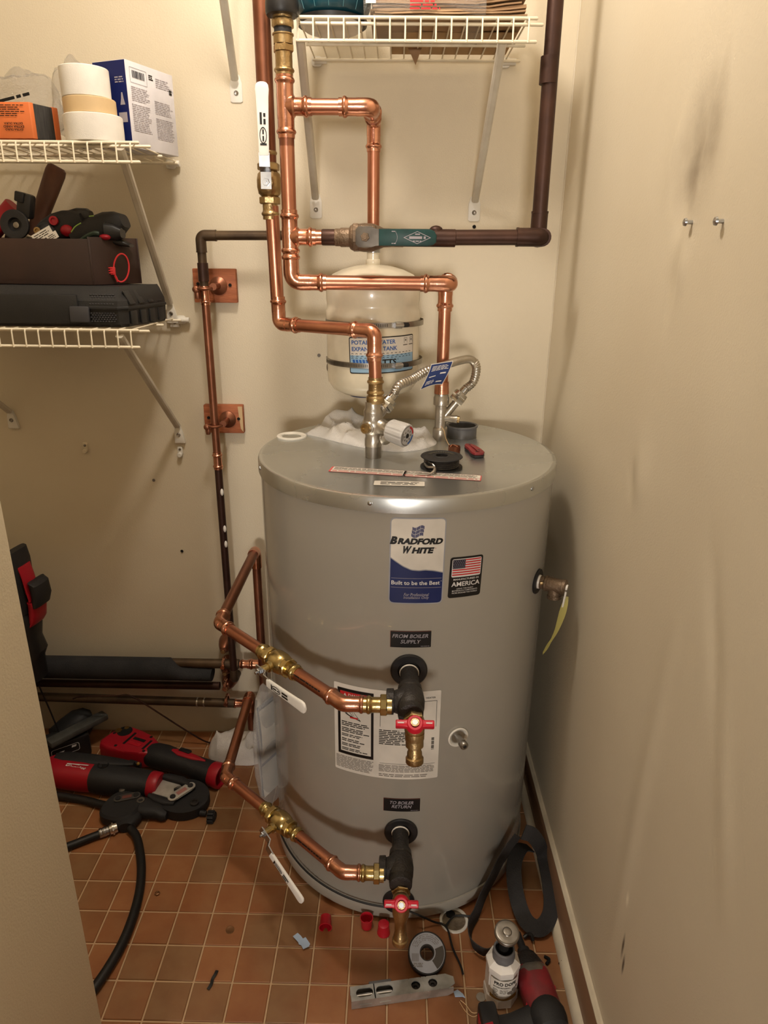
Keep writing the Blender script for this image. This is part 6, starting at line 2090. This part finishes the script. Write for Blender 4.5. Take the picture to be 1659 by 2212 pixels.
# webbing strap looping by the right wall
b = B()
st_ = [(.262, -.212, .150), (.232, -.232, .118), (.206, -.256, .078), (.184, -.274, .040), (.168, -.300, .020), (.150, -.335, .020), (.150, -.372, .022), (.172, -.392, .022), (.190, -.384, .018)]
b.ribbon(spline(st_, 7), .030, .0022, up0=(.2, .1, 1))
tag(b.build('webbing_strap', STRAPM), 'black webbing strap curling over the tiles behind the sealant bottle', 'strap')
b = B()
lp_ = [(.276, -.205, .154), (.298, -.200, .140), (.320, -.190, .100), (.334, -.180, .055), (.336, -.245, .040), (.328, -.300, .024), (.300, -.332, .018), (.272, -.318, .022), (.258, -.270, .040), (.262, -.205, .055), (.285, -.160, .060), (.310, -.150, .050)]
b.ribbon(spline(lp_, 8), .034, .0024, up0=(-.3, .2, 1))
tag(b.build('webbing_strap', STRAPM), 'black webbing strap in a standing loop against the right baseboard', 'strap')
b = B(); b.tube(spline([(.282, -.352, .006), (.279, -.345, .014), (.272, -.342, .010), (.264, -.345, .006)], 4), .004, 8); tag(b.build('strap_hook', BLACKP), 'small black hook at the tip of the driver bit', 'hook')
b = B(); b.tube(spline([(.300, -.385, .004), (.308, -.393, .006), (.300, -.402, .004)], 4), .003, 6)
b.lathe((.330, -.398, Z0), (.2, -.1, 1), [(0, .004), (.006, .003), (.012, .0015)], 8); tag(b.build('wood_splinter', DARKH), 'dark crumbs beside the baseboard right of the driver', 'crumbs', kind='stuff')

# ------------------------------------------------------------------ tools on the tiles at the left


def along(o, d, zup=(0, 0, 1)):
    d = V(d).normalized(); s = d.cross(V(zup)).normalized()
    u = s.cross(d)
    return (lambda L, x=0.0, z=0.0: V(o) + d * L + s * x + u * z), d, s, u


# copper tube cutter, head at the left, battery end at the right
t = thing('tube_cutter', 'red and black cordless tube cutter lying behind the press tool', 'power tool', (-.66, .17, 0))
P_, d, s, u = along((-.845, .232, .030), (.365, -.140, 0))
b = B()
hp2 = [(0, -.030), (.012, -.046), (.050, -.050), (.100, -.044), (.140, -.034), (.165, -.026), (.165, .026), (.130, .038), (.085, .052), (.045, .054), (.020, .044), (.022, .022), (.004, .014)]
b.prism([(x, y) for x, y in hp2], P_(0, 0, -.026), d, -s, .052, .009, 3); b.build('cutter_head', RED, t)
b = B(); b.lathe(P_(.040, -.026, .0255), u, [(0, .022), (.0012, .0215), (.0012, .0175), (.0006, .017), (.0006, .001)], 28); b.build('cutting_throat', DARKH, t)
b = B(); b.lathe(P_(.022, -.020, .024), u, [(0, .010), (.004, .010), (.004, .004)], 16); b.lathe(P_(.035, -.040, .022), u, [(0, .007), (.005, .007)], 12); b.build('roller', BRASS, t)
for L_, x_, w_, h_ in ((.075, -.006, .007, .052), (.105, -.012, .040, .010), (.140, -.002, .007, .040)):
    b = B(); b.box(P_(L_, x_, .0265), (w_, h_, .0012), Matrix((d, -s, u)).transposed(), .0004); b.build('slot', DARKH, t)
b = B(); b.box(P_(.105, .008, .0268), (.040, .012, .0016), Matrix((d, -s, u)).transposed(), .0005); b.build('raised_panel', REDCAP, t)
b = B()
for L_, x_ in ((.018, -.008), (.060, .034), (.128, -.034), (.148, .022)):
    b.lathe(P_(L_, x_, .0258), u, [(0, .0048), (.001, .0046), (.001, .001)], 6)
b.build('socket_screw', DARKH, t)
b = B(); b.loft([(P_(L_, 0, z_), s * w_, u * h_) for L_, z_, w_, h_ in ((.150, 0, .030, .027), (.165, .001, .034, .029), (.20, .003, .034, .031), (.24, .003, .030, .029), (.29, .002, .029, .028), (.345, 0, .031, .029), (.362, 0, .031, .029))], 24, 2.6); b.build('grip', BLACKM, t)
b = B(); b.loft([(P_(L_, -.006, z_), s * w_, u * .006) for L_, z_, w_ in ((.225, .029, .004), (.250, .0300, .013), (.300, .0280, .010), (.335, .0265, .002))], 12, 3); b.build('red_inlay', RED, t)
b = B(); b.box(P_(.262, -.014, .034), (.036, .014, .008), Matrix((d, -s, u)).transposed(), .002); b.build('trigger', BLACKP, t)
b = B(); b.lathe(P_(.358, 0, 0), d, [(0, .0310), (.004, .0335), (.026, .0345), (.032, .0330), (.031, .0265), (.004, .0240), (.004, .001)], 34); o_ = b.build('battery_collar', RED, t); o_['label'] = 'red open collar where the battery slides in'
b = B(); b.box(P_(.135, .046, -.004), (.040, .010, .014), Matrix((d, -s, u)).transposed(), .002); b.build('side_plate', BLACKM, t)
b = B(); b.sphere(P_(.150, .050, .004), .005, 12, 8); b.build('led_lens', AMBER, t)

# press tool with jaw
t = thing('press_tool', 'red and black pipe press tool with large black jaw lying on the tiles', 'power tool', (-.74, .08, 0))
P_, d, s, u = along((-.960, .098, .039), (.320, -.042, -.006))
b = B(); b.loft([(P_(L_, x_, z_), s * w_, u * h_) for L_, x_, z_, w_, h_ in ((0, .0, .0, .028, .030), (.012, .0, .0, .036, .035), (.06, .002, .0, .042, .038), (.11, .002, .0, .042, .038), (.15, .002, .0, .039, .036), (.185, .002, -.002, .035, .033))], 28, 2.8); b.build('motor_housing', RED, t)
b = B(); b.loft([(P_(L_, x_, z_), s * w_, u * h_) for L_, x_, z_, w_, h_ in ((.142, .003, -.0, .0395, .0370), (.160, .004, -.0, .042, .0375), (.20, .003, -.002, .040, .036), (.245, .002, -.004, .0370, .034), (.285, 0, -.006, .035, .032), (.300, 0, -.006, .0335, .031))], 28, 2.6); b.build('grip_sleeve', BLACKM, t)
b = B(); b.loft([(P_(L_, x_, .0315), s * w_, u * h_) for L_, x_, w_, h_ in ((.02, -.018, .012, .006), (.05, -.018, .020, .009), (.13, -.020, .020, .010), (.20, -.024, .014, .007), (.24, -.028, .006, .003))], 18, 3); b.build('top_cover', BLACKM, t)
b = B(); b.lathe(P_(.165, -.004, .033), u, [(0, .015), (.0055, .0145), (.0055, .012), (.004, .011), (.004, .001)], 24); b.build('round_recess', DARKH, t)
b = B(); b.lathe(P_(.298, 0, -.006), d, [(0, .0345), (.003, .0365), (.024, .0350), (.028, .0320)], 30); b.build('collar', RED, t)
# white bolt-like mark and unreadable script on the housing
lmk = lambda a, v, l=0.0: P_(a, .002 + (.0425 + l) * math.sin(v), .0 + (.0385 + l) * math.cos(v))
b = B()
for pts_ in ([(.070, .05), (.132, -.02), (.128, .05), (.105, .06), (.107, .10), (.085, .08), (.083, .12), (.070, .12)],):
    b.face([b.bm.verts.new(lmk(a, v + .12, .0012)) for a, v in pts_])
words(b, [('Milwaukee', .098, .36, .060, .19)], lambda a, v, l=0.0: lmk(a, .72 - v, l), .0012, shear=.03, bold=.012)
b.build('housing_mark', INKW, t)
# steel fork and jaw
Q_, jd, js, ju = along(P_(.322, .010, -.008), (.150, -.040, -.004))
b = B(); b.prism([(0, -.026), (.052, -.028), (.070, -.018), (.058, -.006), (.040, .004), (.052, .014), (.066, .028), (.050, .030), (0, .026)], Q_(0, 0, -.012), jd, -js, .024, .004, 2); b.build('jaw_fork', FORGED, t)
b = B(); jw = [(.050 + .0 + .0600 * math.cos(a) * 1.15 + .03, .0600 * math.sin(a)) for a in [2 * PI * k / 40 for k in range(40)]]
b.prism([(x, y) for x, y in jw if not (x < .045 and abs(y) < .020)], Q_(0, .004, -.020), jd, -js, .026, .005, 2); b.build('jaw_body', BLACKM, t)
b = B(); b.loft([(Q_(L_, x_, .012), js * w_, ju * .010) for L_, x_, w_ in ((-.004, -.030, .006), (.015, -.034, .012), (.055, -.034, .013), (.080, -.026, .008))], 16, 3)
b.loft([(Q_(L_, x_, .004), js * w_, ju * .010) for L_, x_, w_ in ((-.004, .034, .006), (.02, .038, .012), (.05, .040, .012), (.075, .036, .008))], 16, 3); b.build('jaw_arm', BLACKM, t)


def link_plate(c, a, nrm, half, rad, m, parent, hole=.006, body=None):
    """dog-bone link with two pin heads"""
    a = V(a).normalized(); nrm = V(nrm).normalized(); sv = nrm.cross(a)
    pl = []
    for sgn in (1, -1):
        for k in range(13):
            an = math.radians(-110 + 220 * k / 12) + (0 if sgn > 0 else PI)
            pl.append((sgn * half + rad * math.cos(an), rad * math.sin(an)))
    b = B(); b.prism(pl, c, a, sv, .004, .001); o = b.build('link_plate', m, parent)
    for sgn in (1, -1):
        b = B(); b.lathe(V(c) + a * sgn * half + nrm * .004, nrm, [(0, hole), (.0022, hole * .95), (.0022, .001)], 20); b.build('link_pin', BLACKM, parent)
    if body:
        b = B(); b.prism([(-half * .52, -rad * .45), (half * .52, -rad * .45), (half * .52, rad * .45), (-half * .52, rad * .45)], V(c) + nrm * .0042, a, sv, .0004); b.build('link_label', body, o)
    return o


link_plate(Q_(.076, .004, .0150), js * -.93 + jd * .42, ju, .027, .0130, FORGED, t, .0075, M('link_red_grey', (176, 120, 112), .5))
b = B(); b.lathe(Q_(.122, .020, .006), ju, [(0, .0115), (.005, .0110), (.0055, .006), (.003, .005), (.003, .001)], 22); b.build('jaw_pin', IRON, t)
b = B(); b.lathe(Q_(.142, .028, -.012), (1, -.12, -.05), [(0, .008), (.016, .007)], 14); b.build('release_stem', BLACKM, t)
b = B()
for k in range(10):
    a = 2 * PI * k / 10
    b.box(Q_(.176, .034, -.010) + V((.000, .0135 * math.cos(a), .0135 * math.sin(a))), (.016, .006, .006), Matrix.Rotation(a, 3, 'X'), .001)
b.lathe(Q_(.167, .033, -.010), (1, -.12, -.05), [(0, .010), (.002, .0130), (.018, .0130), (.020, .010)], 16); b.build('release_knob', BLACKM, t)

# press ring with actuator lying in front, black hose tail
t = thing('press_ring', 'black press ring jaw with riveted grey link lying in front of the press tool', 'tool', (-.70, -.02, 0))
P_, d, s, u = along((-.765, .018, .022), (.130, -.030, 0))
b = B(); b.loft([(V((-.712, -.020, z)) + V((0, 0, 0)), V((.048, -.010, 0)) * k, V((.012, .048, 0)) * k) for z, k in ((Z0, .88), (.008, 1), (.030, 1), (.036, .9))], 26, 2.7); b.build('ring_body', BLACKM, t)
b = B(); b.loft([(V((-.655 + L_, -.014 - L_ * .25, .020 - L_ * .1)), V((0, .001, .020)) * h_, V((.06, 1, 0)) * w_) for L_, w_, h_ in ((-.02, .026, .7), (.010, .028, .8), (.035, .020, .85), (.050, .022, .7), (.062, .014, .5))], 20, 2.6); b.build('ring_nose', BLACKM, t)
link_plate((-.706, .002, .0355), (1, .33, 0), (0, 0, 1), .022, .0115, M('dark_link', (78, 74, 70), .5, .4), t, .007, M('link_dull_red', (112, 64, 56), .6))
b = B(); b.lathe((-.728, .026, .036), (0, 0, 1), [(0, .008), (.004, .0075), (.0045, .003)], 16); b.build('pivot_pin', STEEL, t); b = B(); b.lathe((-.668, -.006, .034), (0, 0, 1), [(0, .010), (.003, .010), (.003, .006), (.001, .005)], 20); b.build('pivot_pin', STEEL, t)
b = B(); b.loft([(V((-.690, -.048, .016)) + V((.24, -1, 0)).normalized() * L_, V((1, .24, 0)).normalized() * w_, V((0, 0, 1)) * h_) for L_, w_, h_ in ((-.02, .034, .016), (.006, .036, .0155), (.020, .028, .015), (.032, .016, .014))], 22, 2.6); b.build('ring_heel', BLACKM, t)
t = thing('black_hose', 'thick black rubber hose curving from the press ring toward the front left', 'hose', (-.60, -.25, 0))
b = B(); b.tube(spline([(-.672, -.078, .014), (-.648, -.102, .013), (-.622, -.150, .0115), (-.600, -.205, .0110), (-.585, -.265, .0110), (-.578, -.330, .0110), (-.580, -.395, .0110), (-.596, -.470, .0110), (-.625, -.545, .0110)], 8), .0102, 16); b.build('hose_body', RUBBER, t)
t = thing('black_hose', 'black hose with silver coupling running off to the left edge', 'hose', (-.78, -.11, 0))
b = B(); b.tube(spline([(-.735, -.092, .0120), (-.765, -.110, .0110), (-.800, -.132, .0102), (-.850, -.160, .0102)], 8), .0098, 16); b.build('hose_body', RUBBER, t)
hv = V((.86, .50, .04)).normalized(); hc = V((-.742, -.096, .0135))
b = B(); b.lathe(hc, hv, [(0, .0112), (.002, .0120), (.006, .0120), (.007, .0110), (.011, .0120), (.015, .0120), (.016, .0110), (.022, .0115), (.024, .0098)], 22); b.build('crimp_ferrule', ZINC, t)
b = B(); b.lathe(hc + hv * .024, hv, [(0, .0130), (.006, .0135), (.0065, .0165), (.010, .0165), (.0105, .0135), (.018, .0125), (.020, .0090), (.032, .0085)], 24); b.build('hose_coupling', CHROME, t)
b = B(); b.tube(spline([(-.970, .040, .012), (-.880, .026, .012), (-.820, .014, .012), (-.775, .000, .013), (-.750, -.006, .015)], 8), .0105, 16)
tag(b.build('black_hose', RUBBER), 'black hose running under the press tool to the press ring', 'hose')

# battery and gear at the far left
t = thing('tool_battery', 'black battery with white outlined wrench mark left of the press tool', 'battery', (-.90, .17, 0))
rot = Matrix.Rotation(.62, 3, 'Z')
b = B(); b.box((-.960, .196, .037), (.135, .070, .072), rot, .008); b.build('battery_case', BLACKP, t)
b = B(); b.box((-.960, .196, .075), (.10, .040, .006), rot, .002); b.build('battery_rail', BLACKM, t)
fd = rot @ V((1, 0, 0)); fs = rot @ V((0, -1, 0))
g = planemap(V((-.960, .196, .046)) + fs * .0353, fd, (0, 0, 1))
b = B()
ol = rrect(.074, .026, .006)
for (x0_, y0_), (x1_, y1_) in zip(ol, ol[1:] + ol[:1]):
    b.face([b.bm.verts.new(g(*q, .0004)) for q in ((x0_, y0_), (x1_, y1_), (x1_ * .965, y1_ * .90), (x0_ * .965, y0_ * .90))])
b.face([b.bm.verts.new(g(*q, .0004)) for q in ((-.026, -.004), (-.006, -.003), (-.002, .001), (-.024, .0005))])
b.face([b.bm.verts.new(g(*q, .0004)) for q in ((.016, .002), (.028, .002), (.030, .008), (.018, .009))])
b.build('battery_mark', INKW, t)
b = B(); b.box((-.915, .205, .090), (.17, .034, .018), Matrix.Rotation(.90, 3, 'Z'), .004)
tag(b.build('grey_bar', M('dusty_grey_bar', (74, 74, 70), .7, .0, (58, 58, 56), 30)), 'dusty dark grey bar lying on the black battery', 'bar')
b = B(); b.loft([(V((-.975 + L_, .235 + L_ * .55, .045 + z_)), V((-.6, .8, 0)) * w_, V((0, 0, 1)) * h_) for L_, z_, w_, h_ in ((-.03, -.01, .030, .034), (.0, .0, .042, .045), (.030, .015, .040, .050), (.055, .025, .032, .042), (.070, .030, .018, .026))], 22, 2.4)
tag(b.build('tool_pouch', M('dark_leather', (30, 30, 31), .6, 0, (20, 20, 21), 12, bump=.3, bscale=90)), 'dark rounded pouch lying in the back left corner behind the grey bar', 'pouch')
t = thing('tool_bag', 'black tool bag with red trim standing in the left corner', 'bag', (-1.03, .17, 0))
b = B(); b.loft([(V((-1.135, .130, z)), V((w_, -.02, 0)), V((.02, .070, 0))) for z, w_ in ((Z0, .085), (.02, .092), (.20, .095), (.34, .092), (.44, .098), (.55, .090), (.60, .070))], 30, 4); b.build('bag_body', RUBBER, t)
b = B(); b.loft([(V((-.955 + x_, .150, z)), V((w_, -.006, 0)), V((.006, .035, 0))) for z, x_, w_ in ((.50, -.006, .012), (.56, -.006, .014), (.64, -.006, .014), (.670, -.008, .010))], 18, 4); b.build('bag_flap', BLACKM, t)
b = B(); b.loft([(V((-.944 + x_, .145, z)), V((w_, -.006, 0)), V((.006, .020, 0))) for z, x_, w_ in ((.535, .010, .003), (.56, .006, .007), (.60, .002, .006), (.630, -.003, .002))], 14, 3); o_ = b.build('red_trim', RED, t)
b = B(); b.loft([(V((-.918 + x_, .150, z)), V((w_, -.006, 0)), V((.006, .030, 0))) for z, x_, w_ in ((.520, -.006, .010), (.545, .000, .013), (.580, -.002, .012), (.588, -.008, .006))], 18, 3.5); b.build('side_pocket', BLACKM, t)
b = B(); b.loft([(V((-.932 + x_, .150, z)), V((w_, -.006, 0)), V((.006, .028, 0))) for z, x_, w_ in ((.465, -.012, .005), (.480, -.006, .010), (.520, -.001, .012), (.532, -.003, .010))], 18, 3.5); b.build('red_trim', RED, t)
b = B(); b.loft([(V((-.955 + x_, .150, z)), V((w_, -.006, 0)), V((.006, .034, 0))) for z, x_, w_ in ((.30, -.025, .030), (.36, -.020, .026), (.385, -.012, .030), (.42, -.016, .024), (.455, -.010, .024), (.470, -.006, .022), (.500, -.012, .016))], 18, 3.2); b.build('buckle_strap', BLACKP, t)
